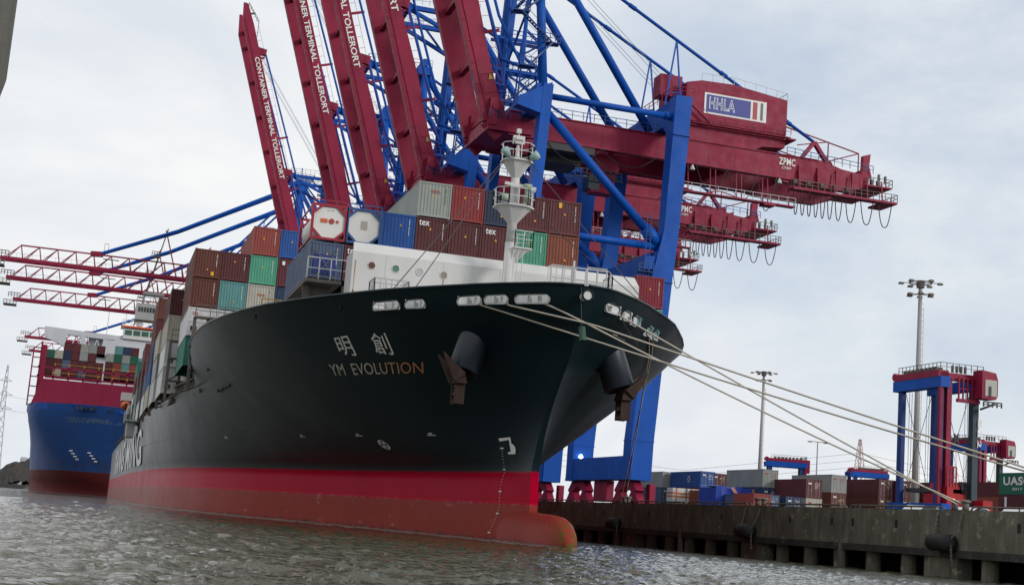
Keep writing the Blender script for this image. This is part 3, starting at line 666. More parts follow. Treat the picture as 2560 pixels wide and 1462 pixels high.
for i, (Y, hw, zt) in enumerate(((125.8, 18.2, 17.0), (140.9, 19.4, 16.3), (155.1, 19.6, 16.0), (169.6, 19.8, 16.6), (184.2, 20, 16), (198, 20.2, 16.3), (212.5, 20.3, 16), (227, 20.5, 15), (241, 20.6, 15), (256, 20.7, 15))):
    mb = MB()
    for s in (-1, 1):
        for k in range(4): x = XC+s*(hw-k*1.15); mb.beam((x, Y, 10.4), (x, Y, zt), .28, .3)
        for z in (12.4, 14.6, zt): mb.bx(min(XC+s*hw, XC+s*(hw-5)), max(XC+s*hw, XC+s*(hw-5)), Y-.45, Y+.45, z-.08, z+.08)
        mb.rail([(XC+s*hw, Y-.4, zt), (XC+s*(hw-5), Y-.4, zt)], 1.1, 1.2, .035)
        mb.path([(XC+s*hw, Y, 10.5), (XC+s*(hw-3.4), Y, 12.4)], .08); mb.path([(XC+s*hw, Y, 12.4), (XC+s*(hw-3.4), Y, 14.6)], .08)
    mb.build('lashing_bridge', M_lash, ship)
mb = MB()
for s in (-1, 1):
    Y = 128
    while Y < 330:
        x = XC+s*(half(10.9, Y)-.35); mb.beam((x, Y, 10.4), (x, Y, 12.0), .12 if int(Y) % 3 else .3, .2); Y += 1.15
    Y = 128
    while Y < 330:
        x = XC+s*(half(10.9, Y)-.25); x2 = XC+s*(half(10.9, Y+12)-.25); mb.beam((x, Y, 11.95), (x2, Y+12, 11.95), .3, .12); mb.beam((x, Y, 11.3), (x2, Y+12, 11.3), .06, .06); Y += 12
mb.build('side_passage', M_lash, ship)
mb = MB()
for k, Y in enumerate((126.5, 140.5, 154.8, 169, 183.4, 197.6, 211.8, 226, 240)): mb.bx(XC-17 if k < 1 else XC-18.8, XC+17 if k < 1 else XC+18.8, Y+1, Y+12.8, 10.3, 11.3 if k else 12.6)
mb.build('hatch_coaming', M_lash, ship)
mb = MB().bx(XC-22.0, XC-20.3, 196, 204, 10.9, 11.1).rail([(XC-22, 196, 11.1), (XC-22, 204, 11.1)], 1.1, 1, .05); mb.bx(XC-21.6, XC-20.6, 197, 203, 8.9, 10.9)
mb.build('pilot_platform', M_galv, ship)
# walkway platform in front of the second bay with a yellow rail
MB().bx(XC-12.8, XC-9.2, 123.6, 124.6, 16.9, 17.1).prism([(XC-12.6, 12.6), (XC-12.0, 12.6), (XC-12.0, 14.6), (XC-11.2, 16.9), (XC-12.8, 16.9)], 123.9, 124.3).build('lookout_platform', M_lash, ship)
MB().rail([(XC-12.8, 123.6, 17.1), (XC-9.2, 123.6, 17.1)], 1.9, 1.2, .05).build('yellow_railing', flat('yellow_rail_paint', (.33, .2, .04), .7), ship)
# bridge: wing with its window front
br = empty('navigation_bridge', (XC, 262, 28)); br.parent = ship
mb = MB(); mb.bx(-21.3, -16.5, 0, 4.5, 4.6, 7.6).bx(-16.5, 16.5, 0, 10, 4.4, 7.6).bx(-14, 14, 1, 12, -17, 4.4).bx(16.5, 21.3, 0, 4.5, 4.6, 7.6)
mb.beam((-18, 1, 4.6), (-14.5, 1, -2), .7).beam((18, 1, 4.6), (14.5, 1, -2), .7); mb.build('bridge_house', M_white, br)
mb = MB()
for k in range(9): mb.bx(-20.9+k*.5, -20.5+k*.5, -.02, 0, 6.0, 6.9)
mb.build('bridge_window', M_glass, br)
mb = MB().bx(-20.3, -16.6, .3, 3.8, 9.4, 9.8)
for x in (-20, -18.4, -16.9): mb.beam((x, 1, 7.6), (x, 1, 9.6), .12)
mb.rail([(-21.3, 0, 7.6), (-12, 0, 7.6)], 1.1, 1.2, .05); mb.build('wing_canopy', M_grey, br)
# ------------------------------------------------------------------ containers
W2 = 1.22
CM = {}
def corr_profile(a, b, n, depth):
    p = (b-a)/n; out = []
    for i in range(n):
        x = a+i*p; out += [(x, 0), (x+.26*p, 0), (x+.5*p, depth), (x+.76*p, depth)]
    return out+[(b, 0)]
def cm(kind, H, L):
    key = (kind, H, L)
    if key in CM: return CM[key]
    T = .11; parts = {}
    f = MB()
    for sx in (-1, 1):
        x0, x1 = sorted((sx*W2, sx*(W2-T)))
        for y0, y1 in ((0, T), (L-T, L)): f.bx(x0, x1, y0, y1, 0, H)
        f.bx(x0, x1, T, L-T, H-.09, H-.012).bx(x0, x1, T, L-T, .02, .17)
        for y0, y1 in ((-.012, .17), (L-.17, L+.012)):
            a, b = sorted((sx*(W2+.012), sx*(W2-.17))); f.bx(a, b, y0, y1, -.012, .11).bx(a, b, y0, y1, H-.11, H+.004)
    for y0, y1 in ((.0, T), (L-T, L)): f.bx(-W2+T, W2-T, y0, y1, H-.13, H-.012).bx(-W2+T, W2-T, y0, y1, .02, .18)
    parts['corner_frame'] = f.mesh('corner_frame', M_cont)
    n = 40 if L > 8 else 20
    pr = corr_profile(T, L-T, n, .036)
    if kind == 'reefer': pr = [(T, .01), (L-T, .01)]
    for sx in (-1, 1):
        s = MB()
        for (ya, da), (yb, db) in zip(pr, pr[1:]):
            xa = sx*(W2-.05+da); xb = sx*(W2-.05+db); q = [(xa, ya, .17), (xb, yb, .17), (xb, yb, H-.09), (xa, ya, H-.09)]; s.face(q if sx > 0 else q[::-1])
        parts['side_wall' if sx < 0 else 'side_wall.b'] = s.mesh('side_wall', M_cont)
    r = MB(); r.face([(-W2+T, T, H-.03), (W2-T, T, H-.03), (W2-T, L-T, H-.03), (-W2+T, L-T, H-.03)]); parts['roof'] = r.mesh('roof', M_cont)
    e = MB(); er = MB()
    if kind == 'dry':
        pr = corr_profile(-W2+T, W2-T, 9, .045)
        for (xa, da), (xb, db) in zip(pr, pr[1:]): e.face([(xa, .07-da, .18), (xb, .07-db, .18), (xb, .07-db, H-.13), (xa, .07-da, H-.13)])
        parts['end_wall'] = e.mesh('end_wall', M_cont)
    elif kind == 'door':
        for sx in (-1, 1):
            a, b = sorted((sx*.015, sx*(W2-T-.01)))
            n = 5
            for i in range(n): z0 = .2+i*(H-.35)/n; e.bx(a, b, .03, .06, z0+.03, z0+(H-.35)/n-.03)
            e.bx(a, b, .05, .07, .18, H-.13)
        parts['door'] = e.mesh('door', M_cont)
        for x in (-.85, -.35, .35, .85): er.tube((x, .005, .12), (x, .005, H-.1), .022, 6).bx(x-.12, x+.05, -.01, .01, 1.05, 1.1)
        parts['lock_rod'] = er.mesh('lock_rod', M_galv)
    elif kind == 'reefer':
        e.bx(-W2+T, W2-T, .06, .09, .18, H-.13); e.bx(-W2+T, W2-T, .0, .06, .18, .3).bx(-W2+T, W2-T, .0, .06, H*.5, H*.5+.08)
        for x in (-1.05, -.55, -.05, .45, 1.0): e.bx(x-.02, x+.02, .02, .06, .2, H-.15)
        for k in range(4): e.bx(-.5, .95, .03, .06, H*.58+k*.22, H*.58+k*.22+.05)
        parts['machinery_panel'] = e.mesh('machinery_panel', M_cont)
        er.bx(.2, .62, .02, .055, .5, 1.15); er.bx(-.9, -.35, .04, .055, .5, .9); parts['fan_grille'] = er.mesh('fan_grille', M_black)
    b = MB(); b.bx(-W2+.03, W2-.03, L-.07, L-.03, .18, H-.1); parts['rear_wall'] = b.mesh('rear_wall', M_cont)
    CM[key] = parts; return parts
PAL = dict(maroon=(.115, .022, .026), brown=(.13, .035, .022), orange=(.25, .062, .03), red=(.27, .028, .028), rust=(.30, .06, .045), blue=(.015, .085, .33), navy=(.022, .05, .12), darkblue=(.02, .035, .08),
           green=(.08, .33, .21), teal=(.13, .34, .32), cream=(.55, .52, .42), grey=(.36, .38, .35), white=(.66, .67, .66), crimson=(.24, .012, .03), seagreen=(.03, .22, .16), darkgreen=(.02, .14, .09), slate=(.09, .13, .22))
COLN = dict(rust='brick red', seagreen='sea green', darkblue='very dark blue', teal='pale teal', slate='slate blue', darkgreen='bottle green')
used = set()
def marks(root, kind, c, H, seed):
    rnd = random.Random(seed); mb = MB(); light = M_letter
    if kind in ('dry',):
        x = .78; z = H-.35
        for i in range(11):
            if i == 4: z -= .06; continue
            s = rnd.choice((.05, .06, .07)); mb.bx(x-s/2, x+s/2, -.012, -.004, z-.075, z-.015); z -= .115
    elif kind == 'door':
        for i in range(5):
            for j in range(3):
                if rnd.random() < .7: mb.bx(.15+j*.27, .33+j*.27, -.006, .0, H-.55-i*.17, H-.5-i*.17)
        mb.bx(-.85, -.35, -.006, 0, H-.7, H-.5)
    else:
        mb.bx(-.9, -.4, -.004, .0, .35, .42)
    if mb.f: mb.build('number_marking', M_signred if c in ('cream', 'grey', 'white') and kind == 'door' else (M_dark if c in ('cream', 'grey', 'white') else light), root)
    if rnd.random() < .75:
        mb = MB(); x = rnd.uniform(-.3, .2); z = H*rnd.choice((.6, .68, .3)); mb.prism([(x-.09, z-.08), (x+.09, z-.08), (x, z+.1)], -.016, -.006); mb.build('warning_triangle', M_yellow, root)
def container(x, y, z, c, label, group, kind='dry', H=2.59, L=12.19, rz=0, text=None, tcol=None, tsize=.42, small=False, name='shipping_container'):
    assert label not in used, label
    used.add(label)
    root = empty(name, (x, y, z), rz, label, 'container', group)
    kk = random.uniform(.86, 1.14); col = tuple(v*kk*random.uniform(.97, 1.03) for v in PAL[c])+(1,)
    for n, me in cm(kind, H, L).items():
        if small and n in ('lock_rod',): continue
        link(n.split('.')[0], me, root, color=col)
    if not small: marks(root, kind, c, H, hash((round(x), round(y), round(z))) & 255)
    if text:
        V = text_on(text, plane_fn((-1.02, -.016, H-.62), (tsize*len(text)*.62, 0, 0), (0, 0, tsize)), 'lettering', tcol or M_letter, root, .012)
    return root
GF = 'containers stacked at the front of the near ship'
z1, z2, z3 = 22.6, 19.94, 17.28
X = lambda k: XC+(k-4.5)*2.5
for k, c, lab, tx in ((3, 'grey', 'pale grey container with red lettering at the left end of the top row', 'OOCL'), (4, 'red', 'bright red container in the top row, right of the pale grey one', None),
                  (5, 'darkblue', 'very dark blue container in the top row, half behind the foremast', None), (6, 'maroon', 'maroon container in the top row, just right of the foremast', None), (7, 'maroon', 'maroon container with a yellow sticker at the right end of the top row', None)):
    o = container(X(k), 97.74, z1, c, lab, GF, H=2.59)
    if tx: text_on('OOCL', plane_fn((-.35, -.03, 1.8), (.75, 0, 0), (0, 0, .22)), 'lettering', M_signred, o, .03)
    if k == 7: MB().bx(-.55, -.3, -.02, -.008, 2.0, 2.4).build('sticker', M_yellow, o)
for k, c, lab, tx in ((2, 'blue', 'clean blue container in the second row, between the white tank and a maroon one', None), (3, 'maroon', 'maroon container with white lettering in the second row, right of the blue one', 'tex'),
                  (4, 'maroon', 'plain maroon container in the second row, under the bright red one', None), (5, 'maroon', 'maroon container with white lettering in the second row, left of the foremast', 'tex'),
                  (6, 'green', 'green container in the second row, right behind the foremast', None), (7, 'orange', 'orange brown container at the right end of the second row', None)):
    container(X(k), 97.74, z2, c, lab, GF, H=2.59, text=tx)
o = container(X(0), 97.74, z3-.1, 'slate', 'blue container patched darker blue under the red framed tank, with crossed lashing rods', GF, H=2.59)
MB().bx(-.85, .75, -.02, -.012, .3, 1.7).build('darker_patch', paint('repaint_blue', (.02, .045, .2), .5), o)
container(X(1), 97.74, z3-.1, 'maroon', 'maroon container with white lettering beside the end of the white breakwater', GF, H=2.59, text='tex')
# tank containers
def tank(k, col, label, placard):
    root = empty('tank_container', (X(k), 97.74, z2), 0, label, 'tank container', 'tank containers on the near ship'); used.add(label)
    m = paint('tank_frame_%s' % col, dict(red=(.33, .02, .04), blue=(.03, .09, .26))[col], .5, .2, .1); f = MB(); L = 6.06; H = 2.55
    for x in (-1.2, 1.2):
        for y in (0, L): f.bx(x-.09, x+.09, y-.09, y+.09, 0, H)
        f.beam((x, 0, .08), (x, L, .08), .12).beam((x, 0, H-.06), (x, L, H-.06), .1)
    for z in (.08, H-.06):
        for y in (0, L): f.beam((-1.2, y, z), (1.2, y, z), .17)
    for sx in (-1, 1):
        for y in (0, L):
            f.beam((sx*1.2, y, .78), (sx*.5, y, .1), .16); f.beam((sx*1.2, y, H-.72), (sx*.55, y, H-.1), .16)
    f.rail([(-1.2, 0, H), (1.2, 0, H)], .3, 2.4, .035, False); f.build('tank_frame', m, root)
    t = MB(); n = 28; prof = [(.12, .2), (.14, .8), (.2, 1.02), (.35, 1.1), (L-.35, 1.1), (L-.2, 1.02), (L-.12, .3)]
    cs = [(y, r) for y, r in prof]; k0 = 0
    for y, r in cs:
        for i in range(n): a = 2*math.pi*i/n; t.v.append((r*1.03*math.cos(a), y, 1.3+r*math.sin(a)))
    for j in range(len(cs)-1):
        for i in range(n): q = (i+1) % n; t.f.append((j*n+i, j*n+q, (j+1)*n+q, (j+1)*n+i)); t.m.append(0)
    t.f.append(tuple(range(n))); t.m.append(0); t.build('tank_shell', M_tank, root, True)
    o8 = [(1.13*x, 1.28+1.13*z) for x, z in ((-1, -.45), (-.45, -1), (.45, -1), (1, -.45), (1, .45), (.45, 1), (-.45, 1), (-1, .45))]; MB().prism(o8, .06, .14).build('end_skirt', M_tank, root)
    if placard:
        p = MB(); p.bx(-.6, -.12, .0, .05, 1.24, 1.52).build('hazard_placard', flat('orange_placard', (.55, .1, .02)), root)
        MB().tube((.18, .0, 1.38), (.18, .05, 1.38), .2, 18).build('hazard_placard', M_signred, root); MB().prism([(.45, 1.38), (.58, 1.25), (.71, 1.38), (.58, 1.51)], .02, .05).build('hazard_placard', M_signred, root)
        text_on('UN 1993', plane_fn((-.2, .015, 2.12), (.5, 0, 0), (0, 0, .07)), 'lettering', M_dark, root)
    else:
        MB().bx(-.2, .25, .02, .04, 1.1, 1.7).build('worn_decal', flat('worn_decal', (.38, .35, .3)), root)
        MB().prism([(-.95, 1.6), (-.75, 1.6), (-.85, 1.78)], .1, .12).build('warning_triangle', M_yellow, root)
M_tank = paint('white_tank_paint', (.72, .71, .67), .4, .12, .15)
tank(0, 'red', 'white tank in a red frame with orange and red hazard placards', True)
tank(1, 'blue', 'white tank in a blue frame with a worn grey decal', False)
# second bay, seen left of the tanks
GB = 'containers in the second bay of the near ship'; A = lambda k: XC+k*2.5
def bay(x, y, zt, rows, group, H, where, kinds=None):
    pass
zA = 12.88; hA = 2.68
for k, row, c, lab, kind in ((-7, 3, 'brown', 'brown container with a yellow sticker, topmost at the outer edge of the second bay', 'dry'), (-6, 3, 'maroon', 'maroon container in the upper row of the second bay, beside the brown corner one', 'dry'),
        (-5, 3, 'green', 'bright green container with drip stains below the brick red one', 'dry'), (-4, 3, 'maroon', 'maroon container with a small white patch below the blue one', 'dry'),
        (-5, 4, 'rust', 'brick red container on top of the bright green one', 'dry'), (-4, 4, 'blue', 'strong blue container on top, between the brick red one and the white tank', 'dry'),
        (-7, 2, 'brown', 'brown container with two yellow marks below the corner one of the second bay', 'dry'), (-6, 2, 'teal', 'pale teal container with streaks, second from the outer edge', 'dry'),
        (-5, 2, 'cream', 'cream container with red lettering behind the yellow railing', 'dry'), (-4, 2, 'navy', 'navy container half hidden below the yellow railing', 'dry'),
        (-7, 1, 'white', 'white refrigerated container with a dark fan and red lettering above the bulwark', 'reefer'), (-6, 1, 'white', 'white refrigerated container sinking behind the bulwark, next to the lettered one', 'reefer'),
        (-7, 0, 'seagreen', 'green container lowest at the outer edge, under the white refrigerated one', 'dry')):
    o = container(A(k), 128, zA+row*hA, c, lab, GB, kind, 2.6)
    if k == -7 and row == 3: MB().bx(.35, .62, -.02, -.008, .25, .6).build('sticker', M_yellow, o)
    if k == -7 and row == 1: text_on('tex', plane_fn((-.85, -.02, 1.9), (.55, 0, 0), (0, 0, .35)), 'lettering', M_signred, o)
    if c == 'cream': text_on('OOCL', plane_fn((-.3, -.03, 1.6), (.7, 0, 0), (0, 0, .2)), 'lettering', M_signred, o, .03)
    if k == -4 and row == 3: MB().bx(-.85, -.6, -.02, -.008, 2.0, 2.35).build('sticker', M_letter, o)
container(XC+17.4, 108, 19.72, 'crimson', 'crimson container standing beyond the right end of the white breakwater', GF, H=2.62, L=6.06)
container(XC+17.4, 108, 17.05, 'teal', 'teal container under the crimson one behind the bow edge', GF, H=2.6, L=6.06)
GS = 'outer containers along the side of the near ship'
def outer(y, x, zb, cols, word, H=2.55, ph=2.62, cx2=True):
    for i, (c, kind) in enumerate(cols):
        tier = ['lowest', 'second from the deck', 'third from the deck', 'fourth from the deck', 'topmost'][i if i < len(cols)-1 else 4]
        container(XC+x, y, zb+i*ph, c, '%s container, %s in the %s' % (COLN.get(c, c), tier, word), GS, kind, H, small=y > 160)
outer(142.3, -18.6, 11.25, [('white', 'reefer'), ('white', 'reefer'), ('cream', 'dry'), ('maroon', 'dry')], 'stack just behind the second bay')
outer(156.6, -18.8, 11.25, [('white', 'dry'), ('grey', 'reefer'), ('cream', 'dry')], 'third stack from the bow along the side')
outer(171, -18.9, 11.5, [('cream', 'dry'), ('blue', 'dry'), ('navy', 'dry'), ('maroon', 'dry'), ('brown', 'dry')], 'tall stack with two blue containers')
outer(185.3, -18.9, 11.5, [('white', 'dry'), ('slate', 'dry'), ('maroon', 'dry')], 'stack behind the two blue containers')
outer(199.5, -19.1, 11.5, [('white', 'reefer'), ('maroon', 'dry'), ('maroon', 'dry'), ('maroon', 'dry')], 'all maroon stack half way along the side')
outer(213.8, -19.2, 11.5, [('grey', 'dry'), ('teal', 'dry'), ('maroon', 'dry')], 'stack behind the all maroon one')
outer(228, -19.3, 11.5, [('teal', 'dry'), ('white', 'dry'), ('maroon', 'dry'), ('seagreen', 'dry')], 'stack with the green container on top')
outer(256, -19.5, 11.5, [('maroon', 'dry'), ('white', 'dry')], 'low stack near the bridge')
# orange lifeboat on the side
lb = empty('lifeboat', (XC-20.9, 270, 17.6), 0, 'small orange and white lifeboat hung at the side of the near ship', 'lifeboat')
mb = MB(); 
for y, r in ((0, .2), (1, .7), (3, .9), (6, .9), (8, .7), (9, .2)): mb.v += [(r*math.cos(R(a)), y, r*.9*math.sin(R(a))) for a in range(0, 360, 30)]
for j in range(5):
    for i in range(12): mb.f.append((j*12+i, j*12+(i+1) % 12, (j+1)*12+(i+1) % 12, (j+1)*12+i)); mb.m.append(0)
mb.build('boat_hull', flat('lifeboat_orange', (.6, .12, .02)), lb, True); MB().bx(-1.0, 1.0, 2, 7, .8, 2.3).build('boat_canopy', M_white, lb)
# ------------------------------------------------------------------ quay cranes
def rotp(x, y): return x, y
M_warn = flat('dull_yellow_plate', (.32, .22, .03), .6)
def crane():
    root = empty('quay_crane', (0, 0, 0)); B = MB
    for sy in (-1, 1):
        l = B(); y = 11*sy
        l.beam((-.4, y, 4), (1.7, y, 54.4), 1.35, 1.9, (0, 1, 0)); l.build('leg', M_blue, root)
        l = B(); l.hexa([(16.2, y-1.35, 4), (19.2, y-1.35, 4), (19.2, y+1.35, 4), (16.2, y+1.35, 4), (16.2, y-1.3, 9), (19.3, y-1.3, 9), (19.3, y+1.3, 9), (16.2, y+1.3, 9)])
        l.hexa([(16.2, y-1.3, 9), (19.3, y-1.3, 9), (19.3, y+1.3, 9), (16.2, y+1.3, 9), (17.6, y-1.2, 30), (20.6, y-1.2, 30), (20.6, y+1.2, 30), (17.6, y+1.2, 30)])
        l.hexa([(17.6, y-1.2, 30), (20.6, y-1.2, 30), (20.6, y+1.2, 30), (17.6, y+1.2, 30), (19.1, y-1.1, 37), (21.2, y-1.1, 37), (21.2, y+1.1, 37), (19.1, y+1.1, 37)])
        l.hexa([(19.1, y-1.1, 37), (21.2, y-1.1, 37), (21.2, y+1.1, 37), (19.1, y+1.1, 37), (19.7, y-1.2, 55.8), (22.1, y-1.2, 55.8), (22.1, y+1.2, 55.8), (19.7, y+1.2, 55.8)])
        for z, x0, x1 in ((50.2, 19.6, 21.95), (9, 16.2, 19.3), (30, 17.6, 20.6)): l.bx(x0-.06, x1+.06, y-1.36, y+1.36, z, z+.16)
        l.bx(16.6, 18.2, y-.9, y+.9, 31.6, 33.4)
        l.build('leg', M_blue, root)
        B().tube((2, y, 53), (19.8, y, 53), .42, 16).tube((18.6, y, 53), (19.8, y, 53), .55, 16).build('upper_tie', M_blue, root, True)
        B().tube((2.2, y, 50.6), (17.6, y, 36.4), .58, 16).tube((16.8, y, 37.2), (18.6, y, 35.4), .9, 12).build('diagonal_brace', M_blue, root, True)
        B().tube((.6, y, 34.9), (18.6, y, 34.9), .5, 16).build('portal_tie', M_blue, root, True)
        B().tube((1.2, y, 54), (.7, 5.5*sy, 77.5), .6 if sy < 0 else .95, 18).build('tower_column', M_blue, root, True)
        B().tube((.9, 5.4*sy, 77.2), (19, 5*sy, 52.3), .56, 18).build('back_brace', M_blue, root, True)
        b = B(); b.tube((.9, 5.2*sy, 77.3), (44.7, 5*sy, 54.8), .24, 10)
        for q in (.33, .66, .9): p = Vector((.9, 5.2*sy, 77.3)).lerp(Vector((44.7, 5*sy, 54.8)), q); b.tube(p-Vector((.5, 0, -.25)), p+Vector((.5, 0, -.25)), .34, 8)
        b.build('backstay', M_blue, root, True)
        p = Vector((.9, 5.2*sy, 77.3)).lerp(Vector((44.7, 5*sy, 54.8)), .49)
        b = B(); b.beam(p, (p.x-1.6, 5*sy, 53.5), .2).beam(p, (p.x+1.4, 5*sy, 55.5), .2).beam(p+(Vector((p.x-1.6, 5*sy, 53.5))-p)*.62, p+(Vector((p.x+1.4, 5*sy, 55.5))-p)*.7, .14); b.build('hanger', M_blue, root)
    # beams across
    b = B(); b.prism([(-11.5, 54.4), (11.5, 54.4), (11.5, 52.9), (9, 51.4), (-9, 51.4), (-11.5, 52.9)], .2, 2.3, 'x'); b.hexa([(-2.4, -11.9, 51), (2.2, -11.9, 50), (2.2, -10, 50), (-2.4, -10, 51), (-2.2, -11.9, 52.2), (2.2, -11.9, 54.7), (2.2, -10, 54.7), (-2.2, -10, 52.2)]); b.build('cross_beam', M_blue, root)
    b = B(); b.prism([(-9.9, 55.6), (9.9, 55.6), (9.9, 50.2), (7.5, 52.4), (-7.5, 52.4), (-9.9, 50.2)], 19.9, 21.9, 'x'); b.build('cross_beam', M_blue, root)
    b = B(); b.bx(17.9, 19.3, -10, 10, 31.2, 34.2); b.bx(-.3, 1, -10, 10, 33.6, 35.6); b.build('portal_beam', M_blue, root)
    for x, wd in ((-.4, 1.8), (17.5, 2.4)):
        B().bx(x-wd/2, x+wd/2, -12.6, 12.6, 4.1, 7.1).bx(x-wd/2-.05, x+wd/2+.05, -12.65, -9.3, 4.0, 4.35).bx(x-wd/2-.05, x+wd/2+.05, 9.3, 12.65, 4.0, 4.35).build('sill_beam', M_blue, root)
        for y in (-9.2, 9.2):
            g = B()
            g.prism([(y-3.9, 2.7), (y-2.9, 2.2), (y, 3.3), (y+2.9, 2.2), (y+3.9, 2.7), (y+2.2, 4.1), (y-2.2, 4.1)], x-.55, x+.55, 'x')
            for q in (-2.6, 2.6): g.prism([(y+q-1.9, 1.3), (y+q-1.3, .8), (y+q, 1.5), (y+q+1.3, .8), (y+q+1.9, 1.3), (y+q+.7, 2.5), (y+q-.7, 2.5)], x-.5, x+.5, 'x')
            for q in (-3.9, -1.3, 1.3, 3.9): g.prism([(y+q-.95, .25), (y+q+.95, .25), (y+q+.8, 1.1), (y+q+.2, 1.5), (y+q-.2, 1.5), (y+q-.8, 1.1)], x-.45, x+.45, 'x')
            bo = g.build('bogie', M_crim, root)
            wh = B()
            for q in (-4.4, -3.4, -1.8, -.8, .8, 1.8, 3.4, 4.4): wh.tube((x-.2, y+q, .36), (x+.2, y+q, .36), .36, 12)
            wh.build('wheel', M_dark, bo)
    B().bx(17, 18, -2.5, 2.5, 1.2, 4.0).bx(18.9, 19.7, -12.9, -11.6, .9, 3.6).build('drive_cabinet', M_crim, root)
    B().tube((17.3, 9.4, 7.5), (17.3, 9.5, 7.5), .28, 12).build('work_lamp', flat('lit_work_lamp', (1, .95, .85), .3, 0, 9), root)
    # girders
    for sy in (-1, 1):
        ya, yb = sorted((5.6*sy, 4.4*sy)); g = B()
        g.prism([(-1.5, 52.1), (46, 52.1), (49, 51.3), (53.5, 50.9), (53.5, 49.4), (50, 48.1), (40, 48.1), (38, 48.6), (-1.5, 48.8)], ya, yb)
        for x in range(0, 53, 4): g.bx(x, x+.1, ya-.03, yb+.03, 48.9, 51)
        g.beam((-1.5, 5.75*sy, 48.75), (46, 5.75*sy, 48.6), .3, .25).beam((-1.5, 5.65*sy, 52.0), (45, 5.65*sy, 52.05), .25, .15)
        g.build('girder', M_crim, root)
    g = B()
    for x in (-1, 8, 16, 25, 34, 43, 52.6): g.bx(x, x+.8, -4.4, 4.4, 50.6, 51.9)
    g.bx(-4.5, 1.8, -6.2, 6.2, 48.9, 50.6).bx(-4.4, -3.4, -6.4, -4, 49.5, 53.2).bx(-4.4, -3.4, 4, 6.4, 49.5, 53.2).tube((-3.6, -6.6, 52), (-3.6, 6.6, 52), .5, 12); g.build('hinge_beam', M_crim, root)
    r = B(); r.rail([(1, -6.1, 52.1), (20, -6.1, 52.1)], 1.1, 1.6, .04); r.rail([(1, 6.1, 52.1), (20, 6.1, 52.1)], 1.1, 1.6, .04); r.rail([(-4.5, -6.4, 50.4), (1.8, -6.4, 50.4)], 1.1, 1.1, .04); r.rail([(40, -5.9, 52.1), (54, -5.9, 51.3)], 1.1, 1.3, .04)
    r.build('walkway_railing', M_bluedk, root)
    # machinery house
    h = B(); h.prism([(24.2, 55), (24.2, 60.4), (26.5, 61.0), (31.5, 61.15), (40, 60.2), (40, 55)], -7.6, 7.6); h.prism([(24.4, 55), (40, 55), (40, 53.2), (36.5, 52.9), (35, 52.15), (24.4, 52.3)], -7.2, 7.2)
    h.bx(20.9, 24.2, -5, -1, 58.5, 61.6).bx(20.9, 24.2, -5, 5, 53, 55.2)
    h.build('machinery_house', M_crim, root)
    hs = root; B().rail([(26.5, -7.5, 61), (31.5, -7.5, 61.15), (40, -7.5, 60.2), (40, 7.5, 60.2)], 1.05, 1.9, .035, False).build('roof_railing', M_galv, root)
    r = B(); r.bx(25, 40.4, -8.7, -7.62, 54.5, 54.65).bx(40, 41.3, -8.6, 7.6, 54.3, 54.5).rail([(28, -8.65, 54.65), (36.5, -8.65, 54.65)], 1.1, 1.1, .04).rail([(37, -8.65, 54.9), (40.4, -8.65, 54.9)], 1.1, 1.1, .04);  B().rail([(19.5, -12.2, 55.9), (22.3, -12.2, 55.9)], 1.1, .9, .04).rail([(19.5, -12.2, 55.9), (19.5, 0, 55.9)], 1.1, 1.5, .04).build('leg_top_railing', M_crim, root)
    r.beam((24.6, -8.6, 57.2), (28, -8.6, 54.6), .5, .15).beam((24.6, -8.65, 58.2), (28, -8.65, 55.6), .06); r.build('house_walkway', M_crim, root)
    sg = B(); sg.bx(27.0, 36.7, -7.66, -7.62, 56.3, 59.35); s1 = sg.build('company_sign', M_letter, root)
    B().bx(27.3, 34.2, -7.69, -7.66, 56.55, 59.1).build('sign_field', M_signblue, s1); B().bx(34.55, 35.25, -7.69, -7.66, 56.55, 59.1).build('sign_stripe', M_signred, s1); B().bx(35.75, 36.15, -7.69, -7.66, 56.55, 59.1).build('sign_stripe', M_signgrey, s1)
    text_on('HHLA', plane_fn((27.75, -7.71, 57.05), (4.0, 0, 0), (0, 0, 1.75)), 'sign_lettering', M_letter, s1, .035, 1.12); text_on('HHLA', plane_fn((27.88, -7.73, 57.18), (3.74, 0, 0), (0, 0, 1.49)), 'sign_lettering', M_signblue, s1, -.012, 1.17)
    text_on('ZPMC', plane_fn((38.9, -5.68, 50.55), (2.6, 0, 0), (0, 0, 1.05)), 'maker_lettering', M_letter, root, .02, 1.05); text_on('上海振华', plane_fn((39.3, -5.68, 49.95), (1.6, 0, 0), (0, 0, .4)), 'maker_lettering', M_letter, root, .01)
    # tail end: bracket, frames, platforms, cable loops
    t = B()
    for sy in (-1, 1): t.beam((44.7, 5*sy, 54.8), (42.7, 5*sy, 52.1), .5, .7, (0, 1, 0)).beam((44.7, 5*sy, 54.8), (46.8, 5*sy, 52.1), .5, .7, (0, 1, 0))
    for sy in (-1, 1):
        t.beam((40, 5*sy, 56.4), (52, 5*sy, 54.2), .16).beam((52, 5*sy, 54.2), (46.5, 5*sy, 52.1), .16).beam((47, 5*sy, 55.2), (42, 5*sy, 54), .14).beam((47, 5*sy, 55.2), (47, 5*sy, 52), .14).beam((52, 5*sy, 54.2), (52, 5*sy, 51.5), .14)
    t.prism([(52.4, 50.8), (54.1, 50.8), (53.6, 52.5), (53.8, 54.3), (52.6, 53.9), (52.6, 52.4)], -5.4, -4.6).prism([(52.4, 50.8), (54.1, 50.8), (53.6, 52.5), (53.8, 54.3), (52.6, 53.9), (52.6, 52.4)], 4.6, 5.4)
    t.bx(53, 57.2, -6, 6, 49.4, 49.6).tube((48.6, -2.5, 52.6), (48.6, 2.5, 52.6), .55, 12).bx(40.8, 57.6, -6.9, -5.4, 47.0, 47.3).bx(55.5, 57.6, -5.4, -2, 47, 47.3)
